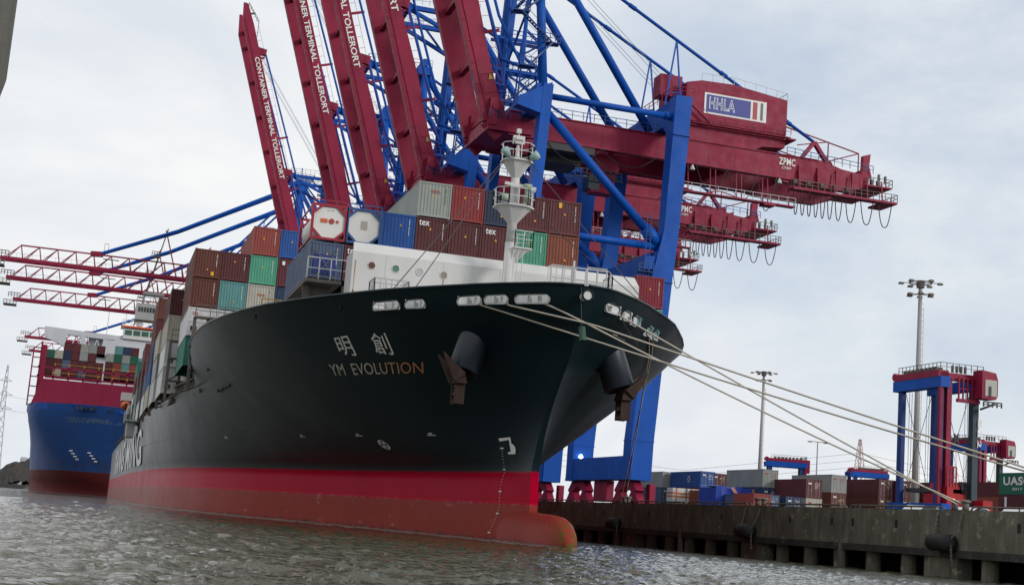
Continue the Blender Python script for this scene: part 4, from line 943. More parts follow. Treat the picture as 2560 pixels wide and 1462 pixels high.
    for x in (42, 45, 47.6, 50.2, 53, 55.4): t.beam((x, -6.4, 47.2), (x, -5.9, 50.3), .16)
    for x in (42, 45, 48, 50.6): t.bx(x, x+.25, -5.85, -5.6, 47.8, 50.9)
    t.build('tail_frame', M_crim, root)
    m = B()
    for k in range(9): x = 53+k*.45; m.c(x, -5.4+(k*37 % 5)*.5, 50.2+(k*13 % 3)*.4, .3, .3, .9)
    for k in range(5): m.c(41.5+k*2.1, -6.0, 48.4, .5, .3, .5)
    m.rail([(53, -6, 49.6), (57.2, -6, 49.6), (57.2, 6, 49.6)], 1.1, 1, .04).rail([(40.8, -6.85, 47.3), (57.6, -6.85, 47.3), (57.6, -2, 47.3)], 1.1, 1, .04); m.build('tail_equipment', M_lash, root)
    c = B(); x = 41.2
    for i, wdt in enumerate((.95, .95, .95, .95, 1.0, 1.1, 1.5, 2.2, 2.6, 2.8)):
        c.path([(x+wdt*.78*s, -6.2, 47-3.5*(1-abs(2*s-1)**2.6)) for s in [q/12 for q in range(13)]], .075, 5); x += wdt*1.12
    c.build('festoon_cable', M_cable, root)
    # lower walkway under the girder with trolley rope supports
    t = B(); t.bx(22.5, 41.2, -6.9, -5.7, 44.3, 44.5).bx(36.2, 38, -7.2, -5.4, 44.0, 44.3)
    for x in (24.2, 25.0, 28.4, 29.2, 32.4, 33.2, 36.5, 37.3, 40.6): t.beam((x, -6.0, 44.4), (x, -5.4, 48.7), .14)
    t.build('lower_walkway', M_crim, root)
    B().rail([(22.5, -6.9, 44.5), (41.2, -6.9, 44.5)], 1.1, 1.3, .03).build('walkway_railing', M_galv, root)
    c = B()
    for x0, x1, d in ((26, 30.8, 3.6), (30.8, 35.6, 4.2), (35.6, 38.5, 5.2), (38.5, 41, 3.4), (4, 12, 2.4), (12, 20, 2)): c.path([(x0+(x1-x0)*s, -5.9, 48.6-d*(1-(2*s-1)**2)) for s in [q/12 for q in range(13)]], .06, 5)
    c.build('festoon_cable', M_cable, root)
    c = B()
    for x in (25.5, 39): c.tube((x, -5.9, 48.4), (x, -5.9, 47.7), .12, 8, .42)
    c.build('loudspeaker_horn', M_white, root)
    # trolley and operator cab parked under the girder
    t = B(); t.bx(4, 11, -5.4, 5.4, 47.6, 48.7).bx(5, 10, -2.6, 2.6, 46.6, 47.6); t.build('trolley', M_dark, root)
    cb = B().bx(11.8, 15.2, -2.6, -.2, 43.3, 46.2).bx(11.5, 15.6, -2.9, .2, 46.2, 48.6).build('operator_cab', M_crim, root); B().bx(11.4, 13, -2.65, -.15, 43.6, 45.6).build('cab_window', M_glass, cb)
    t = B().rail([(9, -3.6, 45), (15.8, -3.6, 45)], 1.1, .9, .05); t.beam((10.5, -3.6, 48.6), (15.5, -3.6, 44.9), .12).beam((9, -3.6, 44.9), (16, -3.6, 44.9), .3, .12); t.build('cab_walkway', M_dark, root)
    # stairs and landings on the tower
    t = B(); s = B()
    lands = [(-1.2, 56.5), (2.2, 60.5), (-2.0, 64.6), (2.6, 68.8), (-1.8, 73)]
    for i, (x, z) in enumerate(lands):
        y = -10.5+(z-54)*.24
        t.prism([(x-1.1, z), (x+1.1, z), (x+1.1, z+.14), (x-1.1, z+.14)], y-1.6, y-.2); t.rail([(x-1.1, y-1.6, z+.14), (x+1.1, y-1.6, z+.14), (x+1.1, y-.2, z+.14)], 1.1, .8, .04); t.beam((x-1.1, y-.9, z-.4), (x+1.1, y-.9, z-.1), .12)
        if i:
            px, pz = lands[i-1]; py = -10.5+(pz-54)*.24-1.3; a = Vector((px, py, pz)); b = Vector((x, y-1.3, z))
            for o in (-.35, .35): t.beam(a+Vector((0, o, 0)), b+Vector((0, o, 0)), .1, .22)
            for k in range(12): q = a.lerp(b, (k+.5)/12); t.c(q.x, q.y, q.z, .25, .7, .05)
            t.beam(a+Vector((0, -.4, 1)), b+Vector((0, -.4, 1)), .06)
    t.build('stairway', M_bluedk, root)
    t = B()
    for z, yy in ((57.5, 9.8), (61.8, 8.8), (66.2, 7.9)):
        t.beam((-1.4, yy, z), (6.6, yy, z), .28, .45).beam((-1.4, yy-1.6, z), (6.6, yy-1.6, z), .28, .45); t.rail([(-1.4, yy-1.6, z+.25), (6.6, yy-1.6, z+.25)], 1.1, 1.1, .05)
    for x in (3.2, 6.2):
        for yy in (-.2, -1.6): t.beam((x, 9.8+yy, 55), (x, 7.9+yy, 66.4), .2)
    t.beam((1.2, 9.6, 57), (6.2, 8.8, 61.6), .22).beam((6.2, 8.8, 61.8), (1.2, 7.9, 66), .22).beam((1.2, -9.2, 60), (1.2, 8.0, 66), .26).beam((1.2, 8.6, 62), (1.2, -6.6, 72), .26).beam((1.2, -7, 70.4), (1.2, 7, 70.4), .3, .4)
    for k in range(7):
        z = 55+k*1.9; x0, x1 = (3.4, 6.0) if k % 2 else (6.0, 3.4); yy = 8.9-(z-55)*.17
        for o in (-.3, .3): t.beam((x0, yy+o, z), (x1, yy+o, z+1.9), .08, .2)
        for q in range(7): t.c(x0+(x1-x0)*(q+.5)/7, yy, z+1.9*(q+.5)/7, .22, .6, .05)
        t.beam((x0, yy-.35, z+1), (x1, yy-.35, z+2.9), .05)
    t.build('tower_bracing', M_blue, root)
    B().rail([(-.2, -9, 54.4), (-.2, 9, 54.4)], 1.1, 1.5, .04).build('beam_railing', M_bluedk, root)
    # apex platform with its forward arm
    t = B(); t.bx(-.6, 2, -6.4, 6.4, 76.6, 78.2).bx(-9.5, 0, -4.4, -3.7, 77.4, 78.1).bx(-9.5, 0, 3.7, 4.4, 77.4, 78.1).bx(-9.5, -8.8, -4.4, 4.4, 77.3, 78)
    for sy in (-1, 1): t.beam((-9, 4*sy, 77.4), (.3, 4.5*sy, 73.5), .55).beam((-4.5, 4*sy, 77.6), (-1, 4.4*sy, 74), .3).tube((-9.2, 4*sy, 77.7), (-9.2, 4.6*sy, 77.7), .7, 10)
    t.tube((.6, -6.4, 78.8), (.6, -4.6, 78.8), .8, 12).tube((.6, 4.6, 78.8), (.6, 6.4, 78.8), .8, 12); t.build('apex_frame', M_blue, root)
    B().rail([(2, -6.4, 78.2), (-9.5, -4.6, 78.2), (-9.5, 4.6, 78.2), (2, 6.4, 78.2)], 1.2, 1.2, .04).rail([(-9.5, 4, 78.2), (2, 4, 78.2)], 1.2, 1.2, .04).beam((1, 0, 78), (1, 0, 81), .1).build('apex_railing', M_galv, root)
    # raised boom; s runs along it, t towards the land side
    D = Vector((-.3007, 0, .9537)); T = Vector((.9537, 0, .3007)); O = Vector((-5.0, 0, 50.1)); P = lambda s, t, y: O+D*s+T*t+Vector((0, y, 0))
    LB = 72
    for sy in (-1, 1):
        ya, yb = sorted((5.6*sy, 4.4*sy)); g = B(); pts = [(0, 0), (LB-5, 0), (LB, 1.3), (LB-.5, 2.3), (LB-6, 2.6), (28, 2.65), (16, 3.0), (9, 2.75), (4, 2.8), (0, 3.4), (-1, 2.2)]
        n = len(g.v); g.v += [tuple(P(s, t, ya)) for s, t in pts]+[tuple(P(s, t, yb)) for s, t in pts]; k = len(pts); g.f.append(tuple(range(n, n+k))); g.f.append(tuple(range(n+2*k-1, n+k-1, -1))); g.m += [0, 0]
        for i in range(k): j = (i+1) % k; g.f.append((n+i, n+k+i, n+k+j, n+j)); g.m.append(0)
        for s in range(2, LB-5, 3): g.beam(P(s, -.02, 5.66*sy), P(s, .7, 5.66*sy), .07, .1)
        g.beam(P(1, .75, 5.68*sy), P(LB-4, .75, 5.68*sy), .12, .12, (0, 1, 0)); g.build('boom_girder', M_crim, root)
    g = B()
    for s in (1, 9, 18, 27, 36, 45, 54, 63, LB-5): g.beam(P(s, 1.5, -4.4), P(s, 1.5, 4.4), .8, .8)
    for s in (12, 24, 27, 37, 57.5): 
        for sy in (-1, 1): g.beam(P(s, 2.4, 5*sy), P(s, 5.2 if s in (12, 24, 37) else 3.6, 5*sy), .22, .45)
    for sy in (-1, 1):
        for s in (28.8, 59.6): g.beam(P(s, 2.2, 5*sy), P(s-1, 4.2, 5*sy), 1.1, 1.6)
        g.beam(P(0, .6, 5*sy), P(-2.4, 2.0, 5*sy), .9, 1.8)
    g.build('boom_tie', M_crim, root)
    r = B()
    for sy in (-1, 1):
        a = [P(s, 2.9 if s < 26 else 2.62, 5.9*sy) for s in (2, 12, 26, 45, 66)]
        for p, q in zip(a, a[1:]):
            n = int((q-p).length/2); r.beam(p+T*1, q+T*1, .05)
            for i in range(n): z = p.lerp(q, i/n); r.beam(z, z+T*1, .05)
    for p in (P(2, .2, -4), P(6, .2, -4)): pass
    r.beam(P(1, 1.0, -5.9), P(6.2, 1.0, -5.9), .07).beam(P(1, 3.2, -5.9), P(6.2, 3.2, -5.9), .07).beam(P(1, 1.0, -5.9), P(1, 3.2, -5.9), .07).beam(P(3.6, 1.0, -5.9), P(3.6, 3.2, -5.9), .07).beam(P(6.2, 1.0, -5.9), P(6.2, 3.2, -5.9), .07); r.build('boom_railing', M_crim, root)
    tri = B(); 
    tri.face([P(5.3, 1.9, -5.74), P(5.3, 2.6, -5.74), P(6.2, 2.25, -5.74)]); tri.build('warning_sign', M_warn, root)
    text_on('CONTAINER TERMINAL TOLLERORT', (lambda u, v: P(57.8-31.0*u, 1.0+1.15*v, -5.72)), 'boom_lettering', M_letter, root, .022, 1.0)
    B().rail([tuple(P(LB-1, 2.4, -5)), tuple(P(LB-6, 3.8, -5)), tuple(P(LB-9, 2.8, -5))], 1, 1, .06).beam(P(LB-3, 2.4, -5), P(LB-3, 3.6, -5), .4).build('boom_tip_gear', M_lash, root)
    # folded forestays
    f = B()
    for sy in (-1, 1):
        A1 = P(59, 4.0, 5*sy); J1 = P(14, 5.6, 5*sy); f.path([A1, P(36, 4.9, 5*sy), J1, P(7, 7.2, 5*sy), (.4, 5*sy, 77.2)], .22, 8)
        A2 = P(27.5, 4.0, 5*sy); f.path([A2, P(8, 4.6, 5*sy), (0, 5*sy, 58.5), (.2, 5*sy, 76.5)], .26, 8)
    f.build('folded_forestay', M_blue, root)
    f = B()
    for y in (-2.2, -1.2, 1.2, 2.2): f.path([(0.3, y, 78.9), P(60, 3.0, y)], .045, 4); f.path([(.6, y, 78.9), (22, y, 61.2)], .04, 4)
    f.build('hoist_rope', M_galv, root)
    # ladder cage on the land side leg
    t = B(); 
    for z0 in (26, 31): t.bx(15.6, 17.6, -12.9, -11.3, z0, z0+.12); t.rail([(15.6, -12.9, z0), (17.6, -12.9, z0)], 1.1, .7, .05)
    for x in (16.5, 17.1): t.beam((x, -12.4, 26), (x, -12.4, 39), .08)
    for k in range(26): t.beam((16.5, -12.4, 26+k*.5), (17.1, -12.4, 26+k*.5), .05)
    t.build('leg_ladder', M_bluedk, root)
    S1 = ('girder', 'boom_girder', 'hinge_beam', 'walkway_railing', 'tail_frame', 'tail_equipment', 'festoon_cable', 'lower_walkway', 'loudspeaker_horn', 'boom_tie', 'boom_railing', 'warning_sign', 'boom_lettering', 'boom_tip_gear', 'maker_lettering', 'folded_forestay', 'backstay', 'hanger')
    S2 = ('machinery_house', 'roof_railing', 'house_walkway', 'company_sign', 'sign_field', 'sign_stripe', 'sign_lettering')
    def sq(o):
        nm = o.name.split('.')[0]; k = .94 if nm in S1 else (.66 if nm in S2 else 0)
        if k and o.data:
            for v in o.data.vertices: v.co.y = v.co.y*k if abs(v.co.y) < 9.5 else v.co.y
        for ch in kids(o): sq(ch)
    for o in kids(root): sq(o)
    return root
c0 = crane()
CY = [182, 217.5, 249, 282, 345]
LC = ['nearest quay crane, its whole blue and white sign visible on the maroon machinery house', 'second nearest quay crane, its machinery house partly behind the nearest crane leg', 'middle quay crane of the five with raised booms, its boom ending above the tank containers',
      'fourth quay crane with raised boom, lettering readable almost from its start', 'farthest crane of the raised boom row, boom tip visible and whole lettering readable']
for i, y in enumerate(CY):
    c = c0 if i == 0 else clone(c0, (0, 0, 0))
    c.location = (49.3+QA*(y-177), y, QZ); c.rotation_euler = (0, 0, -QA)
    tag(c, LC[i], 'crane', 'quay cranes with raised maroon booms')
# farther cranes with lattice booms lowered
def lattice_crane():
    root = empty('lattice_boom_crane'); B = MB; zb = 54.5; x0 = -76
    for x in (-2, 16):
        for y in (-9, 9): B().beam((x, y, 0), (x, y*.9, 58), 1.6).build('leg', M_blue, root)
    t = B()
    for y in (-9, 9): t.beam((-2, y, 12), (16, y, 12), 1.5).beam((-2, y, 12), (16, y, 52), .9)
    for x in (-2, 16): t.beam((x, -9, 52), (x, 9, 52), 1.6).beam((x, -10, 3), (x, 10, 3), 1.8, 2.4)
    t.build('portal_frame', M_blue, root)
    t = B()
    for y in (-8, 8): t.beam((-2, y, 56), (-2, y*.3, 85), 1.2, 1.2)
    t.bx(-3.4, 0, -3.4, 3.4, 83.5, 85.5).beam((-2, 0, 85), (-2, 0, 89), .25).beam((-2, -2.8, 84), (16, -4, 57), .9).beam((-2, 2.8, 84), (16, 4, 57), .9); t.build('apex_tower', M_blue, root)
    B().rail([(-4.5, -3.4, 85.5), (1, -3.4, 85.5), (1, 3.4, 85.5), (-4.5, 3.4, 85.5), (-4.5, -3.4, 85.5)], 1.2, 1.2, .08).build('apex_railing', M_galv, root)
    t = B(); hgt = 3.9; n = 17; st = 76/n
    for y in (-1.9, 1.9): t.beam((x0, y, zb), (20, y, zb), .45, .75)
    t.beam((x0+4.5, 0, zb+hgt), (-2, 0, zb+hgt), .35)
    for i in range(n-1):
        xa = x0+1+i*st; xm = xa+st/2+1.4; xb = xa+st
        for y in (-1.9, 1.9): t.beam((xa, y, zb), (xm, 0, zb+hgt), .2).beam((xm, 0, zb+hgt), (xb, y, zb), .2)
        t.beam((xa, -1.9, zb), (xb, 1.9, zb), .15)
    for sx in (x0+23.5, x0+52.5): t.beam((sx-1.8, 0, zb+hgt), (sx+1.4, 0, zb+hgt+.2), 1.3, 1.3)
    t.beam((x0+40, 0, zb+12.5), (x0+44, 0, zb), .3).beam((x0+52, 0, zb+9.5), (x0+46, 0, zb+2), .22).beam((x0+52, 0, zb+9.5), (x0+52, 0, zb+2), .12)
    t.build('lattice_boom', M_crim, root)
    t = B(); t.bx(x0-2.6, x0+1.2, -2, 2, zb-2.0, zb-1.6).rail([(x0-2.6, -2, zb-1.6), (x0+1.2, -2, zb-1.6)], 1.1, .9, .08).rail([(x0-1.4, -2, zb+.4), (x0+2, -2, zb+.4)], 1.4, .9, .1)
    for i in range(40): t.beam((x0+2+i*1.9, -2.2, zb+.3), (x0+2+i*1.9, -2.2, zb+1.4), .05)
    t.beam((x0+2, -2.2, zb+1.4), (-2, -2.2, zb+1.4), .05); t.c(x0+27, -1, zb+2.8, 4, .8, .15).beam((x0+25, 0, zb+4), (x0+25, 0, zb+7), .1).beam((x0+26, 0, zb+4), (x0+26, 0, zb+7), .1).beam((x0+25, 0, zb+7), (x0+26, 0, zb+7), .1)
    t.c(x0+38, -1.5, zb+4.8, 2, 1.5, .3).rail([(x0+37, -2.3, zb+5), (x0+39, -2.3, zb+5)], 1.2, .7, .08).beam((x0+37, 0, zb-4), (x0+40.5, 0, zb+13), .35, .3); t.build('boom_gear', M_lash, root)
    t = B().bx(x0+58, x0+61, -1.6, 1.6, zb-3.2, zb-.4).bx(x0+57.6, x0+61.6, -1.9, 1.9, zb-4.4, zb-4.1).beam((x0+59.5, 0, zb-4), (x0+59.5, 0, zb+.5), .5); t.build('operator_cab', M_slate, root)
    for s in (-1, 1):
        B().path([(x0+24.5, .4*s, zb+hgt+.4), (x0+43, 1.2*s, zb+12.6), (-2, 2.6*s, 84.2)], .42, 8).build('forestay', M_blue, root)
        B().path([(x0+53.5, .4*s, zb+hgt+.4), (-2, 2.6*s, 83.8)], .22, 6).build('forestay', M_blue, root)
    B().bx(20, 34, -4, 4, zb-1, zb+6).build('machinery_house', M_crim, root)
    return root
M_slate = flat('slate_cab_paint', (.12, .16, .2))
lc = lattice_crane()
LL = ['farther crane with red lattice boom lowered, highest of the lattice booms on the left', 'crane with red lattice boom, second from the top of the lattice booms', 'crane with red lattice boom, third from the top, ending above the blue ship bridge', 'crane with red lattice boom whose tip shows behind the white bridge of the blue ship', 'farthest lattice boom crane, its tip lowest of all just above the blue ship bow']
for i, y in enumerate((377, 411, 458, 570, 626)):
    c = lc if i == 0 else clone(lc, (0, 0, 0)); c.location = (49.3+QA*(y-177), y, QZ-.4); c.rotation_euler = (0, 0, -QA); tag(c, LL[i], 'crane', 'far cranes with lowered lattice booms')
# ------------------------------------------------------------------ the blue ship behind
bs = empty('blue_container_ship', (0, 0, 0), 0, 'large blue hulled container ship with crimson bulwark band moored behind the near ship', 'container ship')
M_bhull = hull_paint('blue_hull_paint', [(7.1, (.17, .032, .036))], (.035, .105, .34), .45, .06, 8.6)
BX = 6.6
def bhalf(z, Y):
    d = Y-(444-.36*max(0, z-8)-(0 if z > 2 else -1))
    if d < 0: return 0
    wv = max(0, min(1, (z-2)/22))**.6
    lo = itp([(0, .4), (10, 6), (25, 14), (45, 22), (70, 27), (110, 29), (360, 29)], d); hi = itp([(0, 3), (1.5, 9), (4, 16), (8, 22), (14, 26.5), (24, 28.8), (40, 29.2), (360, 29.2)], d)
    return lo*(1-wv)+hi*wv
def bhull():
    zs = [-1, 0, 2, 4, 7.1, 10, 13, 16, 19, 22, 25, 26.6]; ds = [0, .4, 1, 1.8, 3, 4.5, 6, 8, 10, 13, 17, 22, 30, 40, 55, 75, 110, 200, 330]; V = []; F = []; n = len(ds)
    for side in (-1, 1):
        for z in zs:
            for d in ds: Y = 444-.36*max(0, z-8)+d+(0 if z > 2 else 1); V.append((BX+side*bhalf(z, Y), Y, z))
    m = len(zs)*n
    for s in (0, 1):
        for i in range(len(zs)-1):
            for j in range(n-1): a = s*m+i*n+j; F.append((a, a+1, a+n+1, a+n) if s == 0 else (a+n, a+n+1, a+1, a))
    for i in range(len(zs)-1): a = i*n; F.append((a, a+n, m+a+n, m+a))
    me = bpy.data.meshes.new('h'); me.from_pydata(V, [], F); me.materials.append(M_bhull); me.polygons.foreach_set('use_smooth', [True]*len(F)); link('hull', me, bs)
bhull()
def bpt(Y, z, side, off=.05): return Vector((BX+side*(bhalf(z, Y)+off), Y, z))
M_bbright = paint('bright_blue_bulwark', (.012, .09, .42), .4, .15); M_mag = paint('crimson_superstructure', (.30, .012, .055), .5, .2, .05)
mb = MB(); ys = [437.6, 438.4, 439.5, 441, 443, 446, 450, 456, 464, 476]
for side in (-1, 1):
    for a, b in zip(ys, ys[1:]): mb.face([bpt(a, 24.6, side), bpt(b, 24.6, side), bpt(b, 26.7, side), bpt(a, 26.7, side)])
mb.face([bpt(437.6, 24.6, -1), bpt(437.6, 24.6, 1), bpt(437.6, 26.7, 1), bpt(437.6, 26.7, -1)]); mb.build('bulwark', M_bbright, bs)
mb = MB()
for i in range(len(ys)-1): mb.face([bpt(ys[i], 26, -1, 0), bpt(ys[i], 26, 1, 0), bpt(ys[i+1], 26, 1, 0), bpt(ys[i+1], 26, -1, 0)])
mb.bx(BX-29, BX+29, 470, 780, 25.8, 26); mb.build('deck', M_lash, bs)
mb = MB()
for x in (-13.5, -12.3, -9.4): mb.bx(BX+x-.45, BX+x+.45, 437.4, 439.5, 24.9, 26.1)
for Y, z in ((438.0, 25.2), (439.3, 25.2), (440, 25.2)): p = bpt(Y, z, -1, .06); mb.bx(p.x-.2, p.x+.3, p.y-.7, p.y+.3, 24.9, 26.0)
mb.build('mooring_chock', M_dark, bs)
mb = MB(); mb.prism([(-27.6, 26.2), (-25.2, 34.4), (25.2, 34.4), (27.6, 26.2)], 454, 456.5); mb.v = [(x+BX, y, z) for x, y, z in mb.v]; mb.build('wave_breaker', M_mag, bs)
mb = MB()
for k in range(13): x = BX-26.5+k*4.42; mb.beam((x, 457.5, 30), (x, 457.5, 38.4 if k else 46), .5, .6)
for z in (35.4, 38.2): mb.bx(BX-27, BX+27, 457.2, 457.8, z-.25, z+.25)
for z in (29, 32, 35, 38, 41, 44): mb.bx(BX-28.9, BX-25.5, 458, 458.6, z-.15, z+.15); mb.beam((BX-28.8, 458, z-3), (BX-28.8, 458, z), .4)
mb.beam((BX-25.6, 457.4, 30), (BX-25.6, 457.4, 45), 1.4, .8); mb.build('lashing_frame', M_mag, bs)
mb = MB()
for z in (35.9, 38.5): mb.rail([(BX-22, 457.0, z), (BX+26, 457.0, z)], .9, 4.4, .05, False)
for k in range(11): mb.c(BX-22+k*4.4, 456.8, 39.3, .4, .4, .45).c(BX-22+k*4.4, 456.8, 36.6, .4, .4, .45)
mb.rail([(BX-15, 453, 26.7), (BX-6, 453, 26.7)], .6, 2, .06); mb.build('yellow_railing', flat('yellow_railing_paint', (.55, .33, .03), .6), bs)
mb = MB(); V = [(-25.6, 49.0), (-25.6, 51.8), (26, 51.8), (26, 47), (-14, 46.4), (-19, 47)]
bw2 = empty('navigation_bridge', (BX, 520, 0)); bw2.parent = bs
# wing with its lightening holes: strips around three openings
def wing():
    mb = MB(); y0, y1 = 0, 3
    mb.prism([(-28.8, 53.6), (-29.2, 57.6), (-26.0, 57.5), (-25.2, 52.6)], y0, y1)
    mb.prism([(-25.2, 52.6), (-26, 57.5), (-15.5, 57.1), (-15.5, 55.3), (-21.6, 55.4), (-21.6, 51.0)], y0, y1)
    mb.prism([(-15.5, 57.1), (-15.5, 55.3), (-5, 55), (-5, 56.9)], y0, y1); mb.prism([(-16.6, 55.3), (-15.2, 55.3), (-13.6, 50.0), (-21.6, 50.6), (-21.6, 51.4), (-17, 51.2)], y0, y1)
    mb.prism([(-8.8, 55.2), (-5, 55.2), (-5, 49.4), (-13.6, 49.8), (-13.2, 50.6), (-9.4, 50.5)], y0, y1); mb.prism([(-5, 56.9), (30, 56), (30, 48.5), (-5, 49.4)], y0, y1)
    for a, b in (((-20, 51), (-18, 55.4)), ((-18, 55.4), (-16.6, 51)), ((-12, 50.4), (-11, 55.2)), ((-11, 55.2), (-9.6, 50.4))): mb.beam((a[0], 1, a[1]), (b[0], 1, b[1]), .35)
    mb.bx(-14, 14, 3, 14, 20, 56); mb.build('bridge_wing', paint('pale_grey_bridge', (.55, .57, .60), .5, .1), bw2)
wing()
mb = MB(); mb.bx(-2.4, 20, -1, 8, 56, 59.6).bx(-3.4, 21, -1.6, 8, 60.2, 60.6); mb.tube((-8, 0, 57), (-8, 0, 66), .12, 6).tube((-2, 0, 60), (-2, 0, 67), .1, 6)
mb.rail([(-3, 0, 60.6), (18, 0, 60.6)], 2.4, 3, .1); mb.build('wheelhouse', M_white, bw2)
mb = MB()
for k in range(7): mb.bx(-1.8+k*2.9, .6+k*2.9, -1.1, -1.02, 57.4, 59.2)
mb.build('bridge_window', flat('green_tinted_glass', (.03, .10, .07), .1), bw2)
MB().bx(-3.45, 21, -1.65, -1.5, 60.1, 60.7).build('orange_band', flat('orange_band', (.62, .09, .02)), bw2)
mb = MB()
for x, r in ((3, 1.3), (14, 1.0), (10, .8)):
    for i in range(6): a0 = R(-60+i*30); a1 = R(-30+i*30); mb.tube((x, 2, 62+r*math.sin(a0)), (x, 2, 62+r*math.sin(a1)), max(.05, r*math.cos(a0)), 14, max(.05, r*math.cos(a1)))
mb.build('radar_dome', M_white, bw2, True)
text_on('COSCO SHIPPING', (lambda u, v: Vector((lambda Y, z: (BX-bhalf(z, Y)-.25, Y, z))(443.5-4.6*u, 21.4+1.4*v))), 'ship_name', flat('pale_name_lettering', (.16, .25, .34)), bs, .01)
mb = MB()
for k in range(2):
    x = -10+k*5.2
mb.build('tug_mark', M_letter, bs) if mb.f else None
mb = MB()
for X0, zz in ((-14, 13.0), (-8.6, 12.7)):
    for i in range(4):
        x = BX+X0+i*.7; z = zz-i*.8; Y = 444
        while bhalf(z, Y) < abs(x-BX) and Y < 520: Y += .25
        mb.bx(x-.5, x+.5, Y-1.2, Y-.8, z-.18, z+.18)
mb.build('tug_mark', M_letter, bs)
# anchor bolster of the blue ship
mb = MB().tube((BX+9.2, 436, 19.5), (BX+10.4, 432.5, 17), 1.5, 16); mb.build('anchor_bolster', M_bbright, bs); MB().prism([(BX+7.5, 11), (BX+8.6, 17), (BX+10.8, 17.5), (BX+10.4, 11)], 431.5, 432.3).build('anchor', M_rust, bs)
GBL = 'containers stacked on the blue ship'
rows = {4: [None, None, 'maroon', 'maroon', 'grey', 'grey', 'maroon', None, 'teal', 'navy', 'maroon', None, 'cream', 'grey'],
        3: ['darkgreen', 'cream', 'darkblue', 'maroon', 'grey', 'maroon', None, 'grey', 'darkgreen', 'grey', 'darkgreen', 'teal', 'blue', 'maroon'],
        2: ['maroon', 'maroon', 'slate', 'maroon', 'maroon', 'maroon', 'maroon', 'maroon', 'rust', 'teal', 'rust', 'maroon', 'maroon', 'maroon'],
        1: ['maroon', 'cream', 'maroon', 'maroon', 'slate', 'maroon', 'brown', 'maroon', 'rust', 'maroon', 'maroon', 'blue', 'maroon', 'brown']}
ords = ['first', 'second', 'third', 'fourth', 'fifth', 'sixth', 'seventh', 'eighth', 'ninth', 'tenth', 'eleventh', 'twelfth', 'thirteenth', 'fourteenth']
for r, row in rows.items():
    for i, c in enumerate(row):
        if c: container(BX-23.9+i*2.5+(.4 if i > 6 else 0), 462 if r < 4 else 463, 36.1+(r-1)*2.75+(.5 if 6 < i < 11 else 0), c, '%s container on the blue ship, %s from the left in the %s row' % (COLN.get(c, c), ords[i], ['lowest', 'second', 'third', 'top'][r-1]), GBL, 'dry', 2.6, small=True)
# ------------------------------------------------------------------ mooring lines
def rope(name, a, b, sag, label, r=.05, g='mooring lines of the near ship'):
    a = Vector(a); b = Vector(b); pts = []; n = 36
    def inside(p): return g and p.y > 72 and 9 < p.z < 14.6 and half(p.z, p.y)+r+.02 > abs(p.x-XC) > 0
    def route(p, q, dep):
        worst, wp = 0, None
        for k in range(1, 60):
            s = p.lerp(q, k/60); s0 = s.copy()
            if not inside(s): continue
            while inside(s): s.y -= .02
            if s0.y-s.y > worst: worst, wp = s0.y-s.y, s
        if wp is None or dep == 0 or (wp-p).length < .5: return [p, q]
        return route(p, wp, dep-1)[:-1]+route(wp, q, dep-1)
    key = route(a, b, 4); Ls = [(q-p).length for p, q in zip(key, key[1:])]; tot = sum(Ls)
    for i in range(n+1):
        d = tot*i/n; k = 0
        while k < len(Ls)-1 and d > Ls[k]: d -= Ls[k]; k += 1
        p = key[k].lerp(key[k+1], min(1, d/Ls[k])); t = i/n; p.z -= sag*4*t*(1-t); pts.append(p)
    c = bpy.data.curves.new(name, 'CURVE'); c.dimensions = '3D'; c.bevel_depth = r; c.bevel_resolution = 2
    s = c.splines.new('POLY'); s.points.add(n)
    for q, p in zip(s.points, pts): q.co = (*p, 1)
    o = bpy.data.objects.new(name, c); me = None; COL.objects.link(o); bpy.context.view_layer.update()
    me = bpy.data.meshes.new_from_object(o.evaluated_get(bpy.context.evaluated_depsgraph_get())); bpy.data.objects.remove(o); bpy.data.curves.remove(c); me.name = name; me.materials.clear(); me.materials.append(M_rope)
    me.polygons.foreach_set('use_smooth', [True]*len(me.polygons)); o = link(name, me); tag(o, label, 'rope', g)
h3, h4, h5 = hull_pt(78.2, 13.6, -1, .06), hull_pt(76.8, 13.6, -1, .06), hull_pt(74.9, 13.6, -1, .06); hs1 = hull_pt(80.9, 13.3, 1, -.2)
E1 = (49.1, 58.2, 4.45); E2 = (qx(73)+.5, 72.6, 4.3)
rope('mooring_line', h3, E1, .15, 'pale mooring line, lower of the two running off to the right edge')
rope('mooring_line', h4, (49.2, 58.5, 4.5), .1, 'pale mooring line, upper of the two running off to the right edge')
rope('mooring_line', h5, E2, .25, 'pale mooring line from the longest bow opening down to the quay bollard')
rope('mooring_line', hull_pt(75.2, 13.5, 1, .1), (qx(73)+.5, 73.3, 4.3), .1, 'mooring line from the far side openings crossing the others, down to the quay bollard')
for k, y in enumerate((80.6, 81.4)): rope('mooring_line', hull_pt(y, 13.3, 1, .15), (qx(126)+.5, 126+k*1.2, 4.4), .2, 'dark %s line hanging from the far side openings down to the quay by the crane' % ('left' if k else 'right'), .04)
for x_, y_ in ((49.1, 58.2),):
    nb = clone([o for o in bpy.data.objects if o.get('label', '').startswith('pair of grey bollard')][0], (qx(58)+.1, 58, QZ-.02)); nb['label'] = 'bollard pair at the near end of the quay edge, outside the picture to the right'
rope('mooring_line', (BX+1.5, 437.2, 25.2), (BX+26, 420, 14), .8, 'thin line running from the blue ship bow down behind the near ship', .14, None)
